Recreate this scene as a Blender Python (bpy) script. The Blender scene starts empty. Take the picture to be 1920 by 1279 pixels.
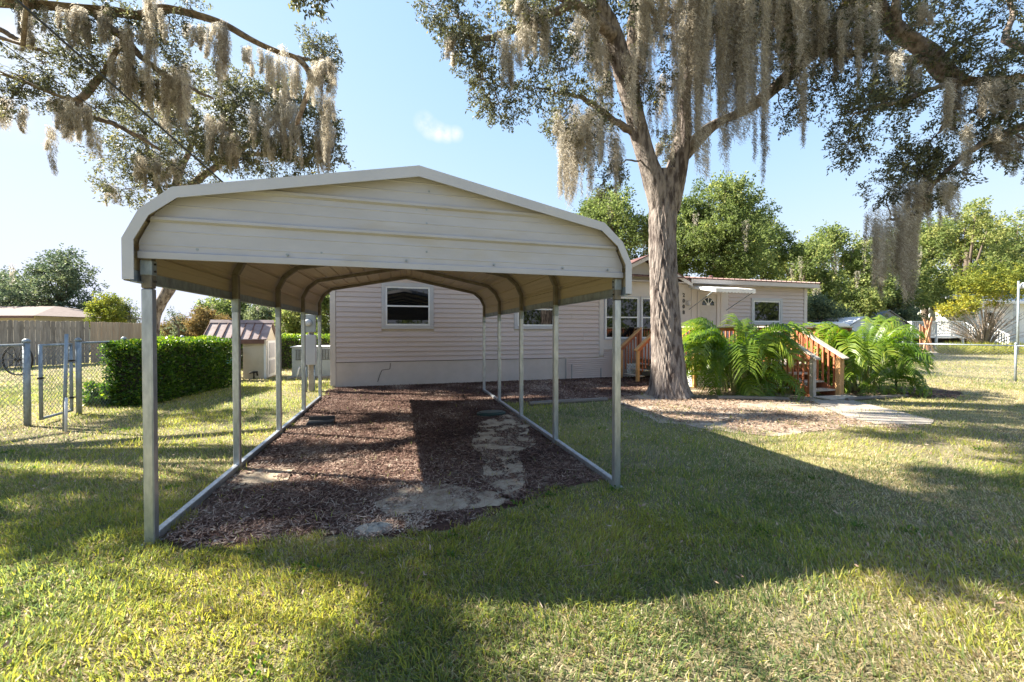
import bpy, bmesh, math, random
import numpy as np
from mathutils import Vector, Matrix

# ------------------------------------------------------------------ camera, sky, sun, exposure
S = bpy.context.scene
COL = S.collection
random.seed(7)
RNG = np.random.default_rng(11)
EYE = 1.49; YAW = math.radians(15.92); PITCH = math.radians(-0.75); FPX = 740.0
cam_d = bpy.data.cameras.new("camera")
cam_d.sensor_width = 36.0; cam_d.lens = 36.0 * FPX / 1920.0
cam_d.shift_y = -9.8 / 1920.0
cam_d.clip_end = 2000.0; cam_d.clip_start = 0.05
cam = bpy.data.objects.new("camera", cam_d); COL.objects.link(cam)
cam.location = (0, 0, EYE)
cam.rotation_euler = (math.pi / 2 + PITCH, 0, -YAW)
S.camera = cam

SUNV = Vector((-1.076, 0.55, 1.0)).normalized()          # towards the sun
SUN_EL = math.asin(SUNV.z)
world = bpy.data.worlds.new("World"); S.world = world; world.use_nodes = True
wn = world.node_tree; wn.nodes.clear()
w_out = wn.nodes.new("ShaderNodeOutputWorld"); w_bg = wn.nodes.new("ShaderNodeBackground")
w_sky = wn.nodes.new("ShaderNodeTexSky"); w_sky.sky_type = 'NISHITA'; w_sky.sun_disc = False
w_sky.sun_elevation = SUN_EL
w_sky.sun_rotation = math.atan2(SUNV.x, SUNV.y)
w_sky.air_density = 1.0; w_sky.dust_density = 0.15; w_sky.ozone_density = 1.5
w_bg.inputs['Strength'].default_value = 0.15
# thin clouds: direction masks broken up by noise
w_tc = wn.nodes.new("ShaderNodeTexCoord")
def ray(px, py):
    v = Vector(((px - 960) / FPX, 1.0, (620 - py) / FPX)).normalized()
    c, s = math.cos(YAW), math.sin(YAW)
    return Vector((v.x * c + v.y * s, -v.x * s + v.y * c, v.z))
w_no = wn.nodes.new("ShaderNodeTexNoise"); w_no.inputs['Scale'].default_value = 22.0
w_no.inputs['Detail'].default_value = 7.0; w_no.inputs['Roughness'].default_value = 0.6
wn.links.new(w_tc.outputs['Generated'], w_no.inputs['Vector'])
acc = None
def mth(op, a, b=None, clamp=False):
    n = wn.nodes.new("ShaderNodeMath"); n.operation = op; n.use_clamp = clamp
    for i, x in enumerate((a, b)):
        if x is None: continue
        if isinstance(x, (int, float)): n.inputs[i].default_value = x
        else: wn.links.new(x, n.inputs[i])
    return n.outputs[0]
for (px, py, rad, amt) in ((797, 232, .026, 1.3), (808, 243, .026, 1.4), (823, 250, .024, 1.5), (838, 254, .022, 1.4), (855, 254, .02, 1.3), (430, 205, .09, 1.3), (400, 185, .08, 1.1),
                           (65, 92, .10, .8), (20, 120, .12, .7)):
    d = ray(px, py)
    n = wn.nodes.new("ShaderNodeVectorMath"); n.operation = 'DISTANCE'
    wn.links.new(w_tc.outputs['Generated'], n.inputs[0]); n.inputs[1].default_value = d
    m = mth('MULTIPLY', mth('SUBTRACT', 1.0, mth('DIVIDE', n.outputs['Value'], rad), True), amt)
    acc = m if acc is None else mth('MAXIMUM', acc, m)
cm = mth('MULTIPLY', acc, mth('MULTIPLY', mth('SUBTRACT', w_no.outputs['Fac'], 0.30, True), 2.6), True)
w_mix = wn.nodes.new("ShaderNodeMix"); w_mix.data_type = 'RGBA'
# soft shoulder on the sky's brightest part, as a camera gives it
w_sep = wn.nodes.new("ShaderNodeSeparateXYZ"); w_com = wn.nodes.new("ShaderNodeCombineXYZ"); wn.links.new(w_sky.outputs['Color'], w_sep.inputs[0])
for i, cap in enumerate((1.42, 1.50, 1.82)):
    e = mth('EXPONENT', mth('MULTIPLY', w_sep.outputs[i], (-.90, -1.13, -1.90)[i] / cap))
    wn.links.new(mth('MULTIPLY', mth('SUBTRACT', 1.0, e), cap), w_com.inputs[i])
wn.links.new(cm, w_mix.inputs['Factor']); wn.links.new(w_com.outputs[0], w_mix.inputs[6])
w_mix.inputs[7].default_value = (1.60, 1.63, 1.70, 1)
wn.links.new(w_mix.outputs[2], w_bg.inputs['Color']); wn.links.new(w_bg.outputs[0], w_out.inputs['Surface'])

sun_d = bpy.data.lights.new("sun", 'SUN'); sun_d.energy = 4.6; sun_d.angle = math.radians(0.55)
sun_d.color = (1.0, 0.93, 0.80)
sun = bpy.data.objects.new("sun", sun_d); COL.objects.link(sun)
sun.rotation_euler = (-SUNV).to_track_quat('-Z', 'Y').to_euler()

S.view_settings.view_transform = 'Standard'; S.view_settings.look = 'None'
S.view_settings.gamma = 1.0; S.view_settings.use_curve_mapping = False
S.view_settings.exposure = 2.2
S.render.engine = 'CYCLES'
S.cycles.max_bounces = 6; S.cycles.diffuse_bounces = 3; S.cycles.glossy_bounces = 3
S.cycles.transmission_bounces = 4; S.cycles.transparent_max_bounces = 4
S.cycles.use_denoising = True

# ------------------------------------------------------------------ helpers
CY = 629.7
def at(px, py, d):
    """world point seen at photo pixel (px,py), d metres ahead of the camera"""
    rx = (px - 960) / FPX; ry = (CY - py) / FPX
    cp, sp = math.cos(-PITCH), math.sin(-PITCH)
    y = ry * sp + cp; z = ry * cp - sp
    k = d / y
    a, zz = rx * k, z * k
    c, s = math.cos(YAW), math.sin(YAW)
    return Vector((a * c + d * s, -a * s + d * c, EYE + zz))
def gr(px, py):
    """ground point seen at photo pixel"""
    ry = (CY - py) / FPX
    cp, sp = math.cos(-PITCH), math.sin(-PITCH)
    y = ry * sp + cp; z = ry * cp - sp
    p = at(px, py, -EYE / z * y); p.z = 0
    return p

def tag(o, label=None, cat=None, group=None, kind=None):
    if label: o['label'] = label
    if cat: o['category'] = cat
    if group: o['group'] = group
    if kind: o['kind'] = kind
    return o
def thing(name, loc, label, cat, group=None):
    o = bpy.data.objects.new(name, None); o.location = loc; o.empty_display_size = .2
    COL.objects.link(o); return tag(o, label, cat, group)
def wloc(o):
    v = Vector((0, 0, 0))
    while o is not None:
        v += o.location; o = o.parent
    return v
def link_mesh(name, me, parent=None, loc=(0, 0, 0)):
    o = bpy.data.objects.new(name, me); COL.objects.link(o); o.location = loc
    if parent: o.parent = parent
    return o
def copy_tree(o, parent=None):
    c = o.copy(); COL.objects.link(c); c.parent = parent
    for ch in [x for x in bpy.data.objects if x.parent == o]:
        copy_tree(ch, c)
    return c

def np_mesh(name, V, F, mat, tint=None, smooth=False):
    """V (n,3), F (m,k) uniform polygons, tint (m,)"""
    me = bpy.data.meshes.new(name)
    V = np.asarray(V, np.float32); F = np.asarray(F, np.int32)
    m, k = F.shape
    me.vertices.add(len(V)); me.vertices.foreach_set('co', V.ravel())
    me.loops.add(m * k); me.loops.foreach_set('vertex_index', F.ravel())
    me.polygons.add(m)
    me.polygons.foreach_set('loop_start', np.arange(0, m * k, k, dtype=np.int32))
    me.polygons.foreach_set('loop_total', np.full(m, k, np.int32))
    if smooth: me.polygons.foreach_set('use_smooth', np.ones(m, bool))
    if tint is not None:
        a = me.attributes.new('tint', 'FLOAT', 'FACE'); a.data.foreach_set('value', np.asarray(tint, np.float32))
    me.update(calc_edges=True)
    if mat: me.materials.append(mat)
    return me
def np_obj(name, V, F, mat, parent=None, tint=None, smooth=False, kind=None):
    V = np.asarray(V, np.float32)
    if parent is not None: V = V - np.array(wloc(parent), np.float32)
    o = link_mesh(name, np_mesh(name, V, F, mat, tint, smooth), parent)
    if kind: o['kind'] = kind
    return o

class MB:
    def __init__(s): s.v = []; s.f = []
    def quad(s, a, b, c, d):
        n = len(s.v); s.v += [tuple(a), tuple(b), tuple(c), tuple(d)]; s.f.append((n, n + 1, n + 2, n + 3)); return s
    def hexa(s, p):
        n = len(s.v); s.v += [tuple(x) for x in p]
        for q in ((0, 3, 2, 1), (4, 5, 6, 7), (0, 1, 5, 4), (1, 2, 6, 5), (2, 3, 7, 6), (3, 0, 4, 7)):
            s.f.append(tuple(n + i for i in q))
        return s
    def box(s, x0, x1, y0, y1, z0, z1):
        return s.hexa([(x0, y0, z0), (x1, y0, z0), (x1, y1, z0), (x0, y1, z0), (x0, y0, z1), (x1, y0, z1), (x1, y1, z1), (x0, y1, z1)])
    def bar(s, a, b, w, h, up=(0, 0, 1)):
        a, b = Vector(a), Vector(b); d = (b - a).normalized(); u = Vector(up)
        r = d.cross(u)
        if r.length < 1e-4: r = d.cross(Vector((1, 0, 0)))
        r.normalize(); u = r.cross(d).normalized()
        r *= w / 2; u *= h / 2
        return s.hexa([a - r - u, a + r - u, b + r - u, b - r - u, a - r + u, a + r + u, b + r + u, b - r + u])
    def prism(s, poly, x0, x1, axis='x'):
        """poly in the plane across axis, extruded from x0 to x1"""
        def P(t, p):
            return (t, p[0], p[1]) if axis == 'x' else ((p[0], t, p[1]) if axis == 'y' else (p[0], p[1], t))
        n = len(s.v); k = len(poly)
        s.v += [P(x0, p) for p in poly] + [P(x1, p) for p in poly]
        for i in range(k):
            j = (i + 1) % k; s.f.append((n + i, n + j, n + k + j, n + k + i))
        s.f.append(tuple(n + i for i in range(k))[::-1]); s.f.append(tuple(n + k + i for i in range(k)))
        return s
    def tube(s, pts, rads, sides=8, caps=True):
        pts = [Vector(p) for p in pts]
        if isinstance(rads, (int, float)): rads = [rads] * len(pts)
        n0 = len(s.v); prev = None
        for i, p in enumerate(pts):
            d = (pts[min(i + 1, len(pts) - 1)] - pts[max(i - 1, 0)]).normalized()
            if prev is None:
                r = d.cross(Vector((0, 0, 1)))
                if r.length < .05: r = d.cross(Vector((1, 0, 0)))
            else: r = prev - d * prev.dot(d)
            r.normalize(); prev = r; u = d.cross(r)
            for k in range(sides):
                a = 2 * math.pi * k / sides
                s.v.append(tuple(p + (r * math.cos(a) + u * math.sin(a)) * rads[i]))
        for i in range(len(pts) - 1):
            for k in range(sides):
                k2 = (k + 1) % sides; a = n0 + i * sides
                s.f.append((a + k, a + k2, a + sides + k2, a + sides + k))
        if caps:
            s.f.append(tuple(n0 + k for k in range(sides))[::-1])
            e = n0 + (len(pts) - 1) * sides; s.f.append(tuple(e + k for k in range(sides)))
        return s
    def disc_cyl(s, c, axis, r, h, sides=20):
        c = Vector(c); a = Vector(axis).normalized()
        return s.tube([c, c + a * h], r, sides)
    def mesh(s, name, mat, off=(0, 0, 0), smooth=False, bevel=0):
        me = bpy.data.meshes.new(name)
        o = Vector(off)
        me.from_pydata([(v[0] - o[0], v[1] - o[1], v[2] - o[2]) for v in s.v], [], s.f)
        if bevel or True:
            bm = bmesh.new(); bm.from_mesh(me)
            bmesh.ops.recalc_face_normals(bm, faces=bm.faces)
            if bevel:
                ed = [e for e in bm.edges if len(e.link_faces) == 2 and e.calc_face_angle(0) > 0.6]
                bmesh.ops.bevel(bm, geom=ed, offset=bevel, segments=1, affect='EDGES', clamp_overlap=True)
            bm.to_mesh(me); bm.free()
        if smooth:
            for p in me.polygons: p.use_smooth = True
        if mat: me.materials.append(mat)
        return me
    def build(s, name, mat, parent=None, smooth=False, bevel=0, kind=None):
        off = wloc(parent) if parent else Vector((0, 0, 0))
        o = link_mesh(name, s.mesh(name, mat, off, smooth, bevel), parent)
        if kind: o['kind'] = kind
        return o

# ---- value noise
_NT = np.random.default_rng(5).random((256, 256))
def vnoise(x, y, seed=0):
    x = np.asarray(x, float) + seed * 17.3; y = np.asarray(y, float) + seed * 9.1
    xi = np.floor(x).astype(int); yi = np.floor(y).astype(int); fx = x - xi; fy = y - yi
    fx = fx * fx * (3 - 2 * fx); fy = fy * fy * (3 - 2 * fy)
    a = _NT[xi & 255, yi & 255]; b = _NT[(xi + 1) & 255, yi & 255]; c = _NT[xi & 255, (yi + 1) & 255]; d = _NT[(xi + 1) & 255, (yi + 1) & 255]
    return (a * (1 - fx) + b * fx) * (1 - fy) + (c * (1 - fx) + d * fx) * fy
def fbm(x, y, seed=0, o=4):
    t = 0; a = .5; n = 0
    for i in range(o):
        t = t + a * vnoise(x * 2 ** i, y * 2 ** i, seed + i * 3); n += a; a *= .5
    return t / n

# ------------------------------------------------------------------ materials
def new_mat(name):
    m = bpy.data.materials.new(name); m.use_nodes = True
    nt = m.node_tree; nt.nodes.clear()
    out = nt.nodes.new("ShaderNodeOutputMaterial"); return m, nt, out
def rgba(c): return (c[0], c[1], c[2], 1)
def pmat(name, c1, c2=None, scale=6.0, stretch=(1, 1, 1), rough=.7, metal=0.0, bump=0.0, bscale=40.0, bstretch=None, c3=None, c3scale=1.5, c3amt=.5, rand=0.0, spec=.5, contrast=(.35, .65), bdist=.01):
    m, nt, out = new_mat(name); N = nt.nodes; L = nt.links
    b = N.new("ShaderNodeBsdfPrincipled"); L.new(b.outputs[0], out.inputs[0])
    b.inputs['Roughness'].default_value = rough; b.inputs['Metallic'].default_value = metal
    b.inputs['Specular IOR Level'].default_value = spec
    tc = N.new("ShaderNodeTexCoord")
    oi = N.new("ShaderNodeObjectInfo")
    off = N.new("ShaderNodeVectorMath"); off.operation = 'SCALE'; off.inputs[0].default_value = (37, 53, 29)
    L.new(oi.outputs['Random'], off.inputs['Scale'])
    ad = N.new("ShaderNodeVectorMath"); ad.operation = 'ADD'; L.new(tc.outputs['Object'], ad.inputs[0]); L.new(off.outputs[0], ad.inputs[1])
    def noise(sc, st, det=6):
        mp = N.new("ShaderNodeMapping"); mp.inputs['Scale'].default_value = st; L.new(ad.outputs[0], mp.inputs[0])
        n = N.new("ShaderNodeTexNoise"); n.inputs['Scale'].default_value = sc; n.inputs['Detail'].default_value = det
        n.inputs['Roughness'].default_value = .62; L.new(mp.outputs[0], n.inputs['Vector']); return n.outputs['Fac']
    def ramp(f, lo, hi):
        r = N.new("ShaderNodeMapRange"); r.inputs[1].default_value = lo; r.inputs[2].default_value = hi; L.new(f, r.inputs[0]); return r.outputs[0]
    def mix(f, a, bb, mode='MIX'):
        x = N.new("ShaderNodeMix"); x.data_type = 'RGBA'; x.blend_type = mode
        if isinstance(f, float): x.inputs[0].default_value = f
        else: L.new(f, x.inputs[0])
        for i, q in ((6, a), (7, bb)):
            if isinstance(q, tuple): x.inputs[i].default_value = rgba(q)
            else: L.new(q, x.inputs[i])
        return x.outputs[2]
    col = mix(ramp(noise(scale, stretch), *contrast), tuple(c1), tuple(c2 if c2 else c1))
    if c3:
        f = ramp(noise(c3scale, stretch, 8), .5, .68)
        mm = N.new("ShaderNodeMath"); mm.operation = 'MULTIPLY'; L.new(f, mm.inputs[0]); mm.inputs[1].default_value = c3amt
        col = mix(mm.outputs[0], col, tuple(c3))
    if rand:
        hs = N.new("ShaderNodeHueSaturation"); L.new(col, hs.inputs['Color'])
        r = N.new("ShaderNodeMapRange"); r.inputs[3].default_value = 1 - rand; r.inputs[4].default_value = 1 + rand
        L.new(oi.outputs['Random'], r.inputs[0]); L.new(r.outputs[0], hs.inputs['Value']); col = hs.outputs[0]
    L.new(col, b.inputs['Base Color'])
    if bump:
        bn = N.new("ShaderNodeBump"); bn.inputs['Strength'].default_value = bump; bn.inputs['Distance'].default_value = bdist
        L.new(noise(bscale, bstretch or stretch, 5), bn.inputs['Height']); L.new(bn.outputs[0], b.inputs['Normal'])
    return m
def leafmat(name, stops, trans=.45, rough=.5, gloss=.25):
    m, nt, out = new_mat(name); N = nt.nodes; L = nt.links
    at_ = N.new("ShaderNodeAttribute"); at_.attribute_name = 'tint'
    cr = N.new("ShaderNodeValToRGB"); L.new(at_.outputs['Fac'], cr.inputs[0])
    while len(cr.color_ramp.elements) < len(stops): cr.color_ramp.elements.new(.5)
    for e, (p, c) in zip(cr.color_ramp.elements, stops): e.position = p; e.color = rgba(c)
    b = N.new("ShaderNodeBsdfPrincipled"); b.inputs['Roughness'].default_value = rough; b.inputs['Specular IOR Level'].default_value = gloss
    L.new(cr.outputs[0], b.inputs['Base Color'])
    t = N.new("ShaderNodeBsdfTranslucent")
    hs = N.new("ShaderNodeHueSaturation"); hs.inputs['Saturation'].default_value = 1.1; hs.inputs['Value'].default_value = 1.5
    L.new(cr.outputs[0], hs.inputs['Color']); L.new(hs.outputs[0], t.inputs[0])
    mx = N.new("ShaderNodeMixShader"); mx.inputs[0].default_value = trans
    L.new(b.outputs[0], mx.inputs[1]); L.new(t.outputs[0], mx.inputs[2]); L.new(mx.outputs[0], out.inputs[0])
    return m

M = {}
M['grass'] = leafmat("grass_blades", [(0, (.085, .125, .06)), (.3, (.185, .235, .08)), (.55, (.42, .42, .075)), (.68, (.28, .20, .12)), (.78, (.40, .34, .19)), (1, (.60, .53, .38))], .5, .6, .12)
M['oak'] = leafmat("oak_leaf", [(0, (.05, .055, .035)), (.5, (.11, .12, .068)), (.85, (.19, .19, .08)), (1, (.30, .25, .08))], .38, .5, .3)
M['moss'] = leafmat("spanish_moss", [(0, (.15, .125, .095)), (.35, (.31, .275, .215)), (.7, (.50, .46, .385)), (1, (.70, .66, .59))], .4, .9, .05)
M['tree_far'] = leafmat("far_leaf", [(0, (.05, .075, .025)), (.45, (.13, .17, .055)), (.8, (.20, .25, .08)), (1, (.33, .34, .12))], .45, .6, .2)
M['tree_dark'] = leafmat("far_leaf_blue", [(0, (.04, .065, .04)), (.5, (.09, .125, .075)), (1, (.20, .23, .11))], .35, .6, .2)
M['tree_yellow'] = leafmat("yellow_leaf", [(0, (.10, .14, .03)), (.5, (.24, .26, .05)), (1, (.42, .36, .05))], .4, .6, .2)
M['tree_orange'] = leafmat("orange_leaf", [(0, (.10, .095, .045)), (.5, (.20, .15, .065)), (1, (.32, .21, .08))], .3, .7, .1)
M['hedge'] = leafmat("hedge_leaf", [(0, (.022, .055, .012)), (.5, (.06, .13, .02)), (.85, (.16, .25, .03)), (1, (.30, .36, .05))], .4, .36, .45)
M['palm'] = leafmat("palm_leaf", [(0, (.035, .09, .015)), (.5, (.11, .19, .025)), (.8, (.21, .28, .035)), (1, (.40, .39, .05))], .5, .35, .4)
M['litter'] = leafmat("leaf_litter", [(0, (.13, .08, .055)), (.5, (.27, .185, .13)), (1, (.42, .32, .24))], .1, .8, .1)
M['chips'] = leafmat("mulch_chips", [(0, (.05, .03, .025)), (.45, (.14, .082, .066)), (.75, (.28, .19, .15)), (1, (.48, .39, .31))], .03, .85, .15)
M['flower'] = leafmat("fern_leaf", [(0, (.10, .15, .02)), (.5, (.28, .30, .04)), (1, (.5, .42, .12))], .45, .6, .2)
M['bark'] = pmat("oak_bark", (.075, .058, .052), (.27, .23, .205), 13, (1, 1, .2), .95, contrast=(.40, .56), bump=1.0, bscale=18, bstretch=(1.6, 1.6, .25), c3=(.34, .31, .28), c3scale=1.4, c3amt=.35, bdist=.04, spec=.15)
M['limb'] = pmat("limb_bark", (.09, .07, .055), (.27, .215, .175), 12, (1, 1, 1), .95, bump=.8, bscale=30, c3=(.33, .31, .27), c3scale=3, c3amt=.5, bdist=.03, spec=.15)
M['twig'] = pmat("twig_bark", (.09, .07, .055), (.17, .14, .11), 10, rough=.95, spec=.1)
M['paleTwig'] = pmat("pale_twig_bark", (.22, .17, .13), (.36, .30, .25), 10, rough=.95, spec=.1)
M['galv'] = pmat("galvanised_steel", (.33, .36, .40), (.50, .53, .57), 26, (1, 1, .3), .38, .75, c3=(.26, .28, .31), c3scale=9, c3amt=.5, bump=.05, bscale=60)
M['galv2'] = pmat("weathered_galvanised_pipe", (.22, .26, .29), (.36, .41, .44), 18, (1, 1, .5), .55, .45, c3=(.20, .19, .17), c3scale=7, c3amt=.5, bump=.08, bscale=80)
M['wire'] = pmat("fence_wire", (.16, .17, .17), (.25, .26, .26), 20, rough=.6, metal=.5)
M['cream'] = pmat("cream_painted_steel", (.425, .42, .445), (.38, .375, .40), 2.2, (1, .3, 3), .42, c3=(.37, .33, .27), c3scale=1.6, c3amt=.5, bump=.04, bscale=9, bstretch=(1, 1, 4), spec=.35)
M['soffit'] = pmat("tan_steel_underside", (.46, .39, .27), (.40, .335, .225), 3, (1, .2, 1), .45, c3=(.40, .31, .18), c3scale=2, c3amt=.4, bump=.04, bscale=8, spec=.3)
M['trimW'] = pmat("white_painted_trim", (.47, .47, .50), (.43, .43, .455), 3, rough=.45, c3=(.55, .52, .46), c3scale=2.2, c3amt=.3, bump=.03, bscale=12)
M['siding'] = pmat("pinkish_vinyl_siding", (.57, .485, .46), (.53, .45, .43), 2.5, (.5, 1, 1), .6, c3=(.50, .45, .41), c3scale=1.2, c3amt=.4, rand=.03, bump=.06, bscale=30, bstretch=(.2, 1, 3), spec=.25)
M['found'] = pmat("painted_block_skirting", (.55, .49, .455), (.50, .45, .415), 3, rough=.8, c3=(.40, .33, .27), c3scale=1.2, c3amt=.3, bump=.25, bscale=25, spec=.2)
M['house_white'] = pmat("off_white_boards", (.60, .545, .51), (.55, .50, .47), 2, rough=.6, c3=(.58, .54, .5), c3scale=1.4, c3amt=.3, bump=.03, bscale=30)
M['red_roof'] = pmat("dark_red_metal_roof", (.10, .035, .028), (.15, .06, .05), 4, rough=.5, c3=(.30, .22, .19), c3scale=3, c3amt=.4)
M['glass'] = pmat("dark_window_glass", (.006, .007, .008), None, rough=.02, spec=.75)
M['dark'] = pmat("dark_gap", (.02, .018, .016), (.035, .03, .025), 5, rough=.9)
M['black'] = pmat("black_plastic", (.018, .019, .02), (.03, .03, .032), 8, rough=.5, bump=.05)
M['greenlid'] = pmat("dark_green_plastic", (.012, .035, .032), (.02, .05, .045), 8, rough=.45)
M['deckred'] = pmat("red_stained_wood", (.34, .10, .042), (.46, .16, .07), 8, (3, 3, .4), .7, c3=(.26, .10, .05), c3scale=3, c3amt=.5, rand=.18, bump=.2, bscale=30, bstretch=(3, 3, .3))
M['deckgrey'] = pmat("weathered_deck_wood", (.36, .30, .24), (.50, .44, .37), 7, (1, 1, 1), .85, c3=(.28, .20, .14), c3scale=3, c3amt=.5, rand=.12, bump=.2, bscale=30)
M['deckhoney'] = pmat("honey_wood", (.52, .27, .10), (.62, .36, .16), 8, (3, 3, .4), .7, c3=(.36, .18, .08), c3scale=3, c3amt=.5, rand=.12, bump=.2, bscale=30)
M['picket'] = pmat("weathered_fence_picket", (.24, .205, .17), (.34, .30, .255), 5, (3, 3, .35), .9, c3=(.14, .115, .09), c3scale=4, c3amt=.7, rand=.26, bump=.25, bscale=30, bstretch=(3, 3, .3))
M['picket_new'] = pmat("newer_tan_fence_picket", (.34, .25, .17), (.42, .33, .24), 5, (3, 3, .35), .9, c3=(.28, .20, .13), c3scale=4, c3amt=.45, rand=.18, bump=.25, bscale=30, bstretch=(3, 3, .3))
M['rust_roof'] = pmat("mauve_brown_metal_roof", (.25, .185, .18), (.34, .265, .26), 5, (1, 3, 1), .45, c3=(.17, .10, .09), c3scale=3, c3amt=.4)
M['brown_trim'] = pmat("brown_metal_trim", (.12, .055, .04), (.16, .08, .06), 5, rough=.6)
M['shed'] = pmat("cream_shed_wall", (.50, .44, .33), (.56, .50, .40), 3, rough=.75, c3=(.32, .28, .22), c3scale=2, c3amt=.4, bump=.1)
M['grey_box'] = pmat("grey_metal_cabinet", (.30, .33, .34), (.36, .39, .40), 5, rough=.5, metal=.1, bump=.03)
M['white'] = pmat("white_paint", (.78, .78, .77), (.72, .72, .71), 3, rough=.55, c3=(.62, .61, .58), c3scale=2, c3amt=.3)
M['black_digit'] = pmat("black_digit", (.015, .015, .015), None, rough=.5)
M['concrete'] = pmat("pale_concrete", (.26, .22, .18), (.36, .31, .26), 6, rough=.9, c3=(.33, .28, .23), c3scale=1.5, c3amt=.5, bump=.25, bscale=50)
M['timber'] = pmat("grey_landscape_timber", (.13, .11, .095), (.22, .19, .16), 5, (.4, 2, 2), .95, bump=.4, bscale=20)
M['cable'] = pmat("black_cable", (.02, .022, .024), None, rough=.6)
M['brown_bin'] = pmat("dark_brown_plastic", (.045, .028, .022), (.06, .04, .03), 4, rough=.5)
M['teal'] = pmat("teal_label", (.10, .32, .33), (.14, .38, .38), 12, rough=.6)
M['tyre'] = pmat("tyre_rubber", (.02, .02, .02), None, rough=.85)
M['nroof'] = pmat('brown_shingle_roof', (.12, .085, .075), (.17, .125, .11), 5, rough=.9)
M['slate'] = pmat("slate_grey_cover", (.20, .21, .23), (.27, .28, .30), 3, rough=.8)
M['silver'] = pmat("silver_grey_canvas", (.50, .51, .53), (.60, .61, .62), 3, rough=.7)
M['orangewood'] = pmat("orange_brown_planks", (.42, .20, .10), (.55, .30, .17), 5, (3, 3, .4), .8, rand=.15)

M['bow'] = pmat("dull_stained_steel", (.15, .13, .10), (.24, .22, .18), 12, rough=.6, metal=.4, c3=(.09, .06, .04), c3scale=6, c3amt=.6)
M['doorp'] = pmat("pale_grey_door_paint", (.50, .47, .44), (.46, .43, .40), 3, rough=.5)
# ------------------------------------------------------------------ ground
def ground_mat():
    m, nt, out = new_mat("lawn_soil"); N = nt.nodes; L = nt.links
    b = N.new("ShaderNodeBsdfPrincipled"); L.new(b.outputs[0], out.inputs[0]); b.inputs['Roughness'].default_value = .95
    b.inputs['Specular IOR Level'].default_value = .1
    tc = N.new("ShaderNodeTexCoord")
    def noise(sc, det=6, st=(1, 1, 1)):
        mp = N.new("ShaderNodeMapping"); mp.inputs['Scale'].default_value = st; L.new(tc.outputs['Object'], mp.inputs[0])
        n = N.new("ShaderNodeTexNoise"); n.inputs['Scale'].default_value = sc; n.inputs['Detail'].default_value = det; n.inputs['Roughness'].default_value = .68
        L.new(mp.outputs[0], n.inputs['Vector']); return n.outputs['Fac']
    def rr(f, a, c):
        r = N.new("ShaderNodeMapRange"); r.inputs[1].default_value = a; r.inputs[2].default_value = c; L.new(f, r.inputs[0]); return r.outputs[0]
    def mix(f, a, c):
        x = N.new("ShaderNodeMix"); x.data_type = 'RGBA'; L.new(f, x.inputs[0])
        for i, q in ((6, a), (7, c)):
            if isinstance(q, tuple): x.inputs[i].default_value = rgba(q)
            else: L.new(q, x.inputs[i])
        return x.outputs[2]
    fine = mix(rr(noise(60), .36, .62), (.12, .11, .06), (.27, .235, .14))
    patch = mix(rr(noise(1.3, 8), .50, .66), fine, (.29, .24, .14))
    big = mix(rr(noise(.22, 8), .48, .62), patch, (.30, .27, .10))
    L.new(big, b.inputs['Base Color'])
    bp = N.new("ShaderNodeBump"); bp.inputs['Strength'].default_value = .9; bp.inputs['Distance'].default_value = .03
    L.new(noise(45, 6), bp.inputs['Height']); L.new(bp.outputs[0], b.inputs['Normal'])
    return m
M['lawn'] = ground_mat()
M['mulch'] = pmat("mulch_soil", (.055, .03, .024), (.14, .08, .062), 22, rough=.98, c3=(.30, .23, .18), c3scale=2.6, c3amt=.7, bump=1.0, bscale=45, bdist=.03, spec=.1)
M['soil'] = pmat("sandy_bare_soil", (.30, .235, .18), (.42, .35, .285), 9, rough=.98, c3=(.12, .08, .055), c3scale=1.7, c3amt=.9, bump=.7, bscale=40, bdist=.02, spec=.1)
M['sand'] = pmat("pale_sand", (.36, .29, .21), (.46, .38, .29), 14, rough=.98, c3=(.16, .11, .08), c3scale=5, c3amt=.7, bump=.6, bscale=50, bdist=.02, spec=.1)
g = MB(); g.quad((-450, -450, 0), (450, -450, 0), (450, 450, 0), (-450, 450, 0)); g.build("lawn_ground", M['lawn'], kind='structure')

def sheet(name, pts, z, mat, jit=.08, step=.12, seed=1):
    """irregular-edged sheet from a polygon of (x,y)"""
    out = []
    for i in range(len(pts)):
        a = Vector(pts[i]); b = Vector(pts[(i + 1) % len(pts)]); n = max(1, int((b - a).length / step))
        nrm = Vector((-(b - a).y, (b - a).x)).normalized()
        for k in range(n):
            p = a.lerp(b, k / n)
            j = (float(fbm(p.x * 3, p.y * 3, seed)) - .5) * 2 * jit * 2
            out.append((p.x + nrm.x * j, p.y + nrm.y * j, z))
    from mathutils.geometry import tessellate_polygon
    tri = []
    for t in tessellate_polygon([[Vector(p) for p in out]]):
        a, b, c = (Vector(out[i]) for i in t)
        if (b - a).cross(c - a).length < 1e-9: continue
        tri.append(tuple(t) if (b - a).cross(c - a).z > 0 else tuple(t)[::-1])
    me = bpy.data.meshes.new(name); me.from_pydata(out, [], tri); me.materials.append(mat)
    o = link_mesh(name, me); o['kind'] = 'structure'; return o
def xy(px, py): p = gr(px, py); return (p.x, p.y)
MULCH = [(-1.64, 3.28), (-1.2, 3.12), (-.7, 3.14), (0, 2.98), (.5, 3.02), (1.1, 3.30), (1.6, 3.42), (1.97, 3.46),
         (2.0, 7.8), (3.2, 7.65), (4.25, 7.5), (4.8, 7.8), (5.4, 8.0), (6.0, 8.5), (7.4, 9.2), (8.6, 8.6), (8.6, 11.25), (-1.72, 11.25), (-1.66, 9.4)]
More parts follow.
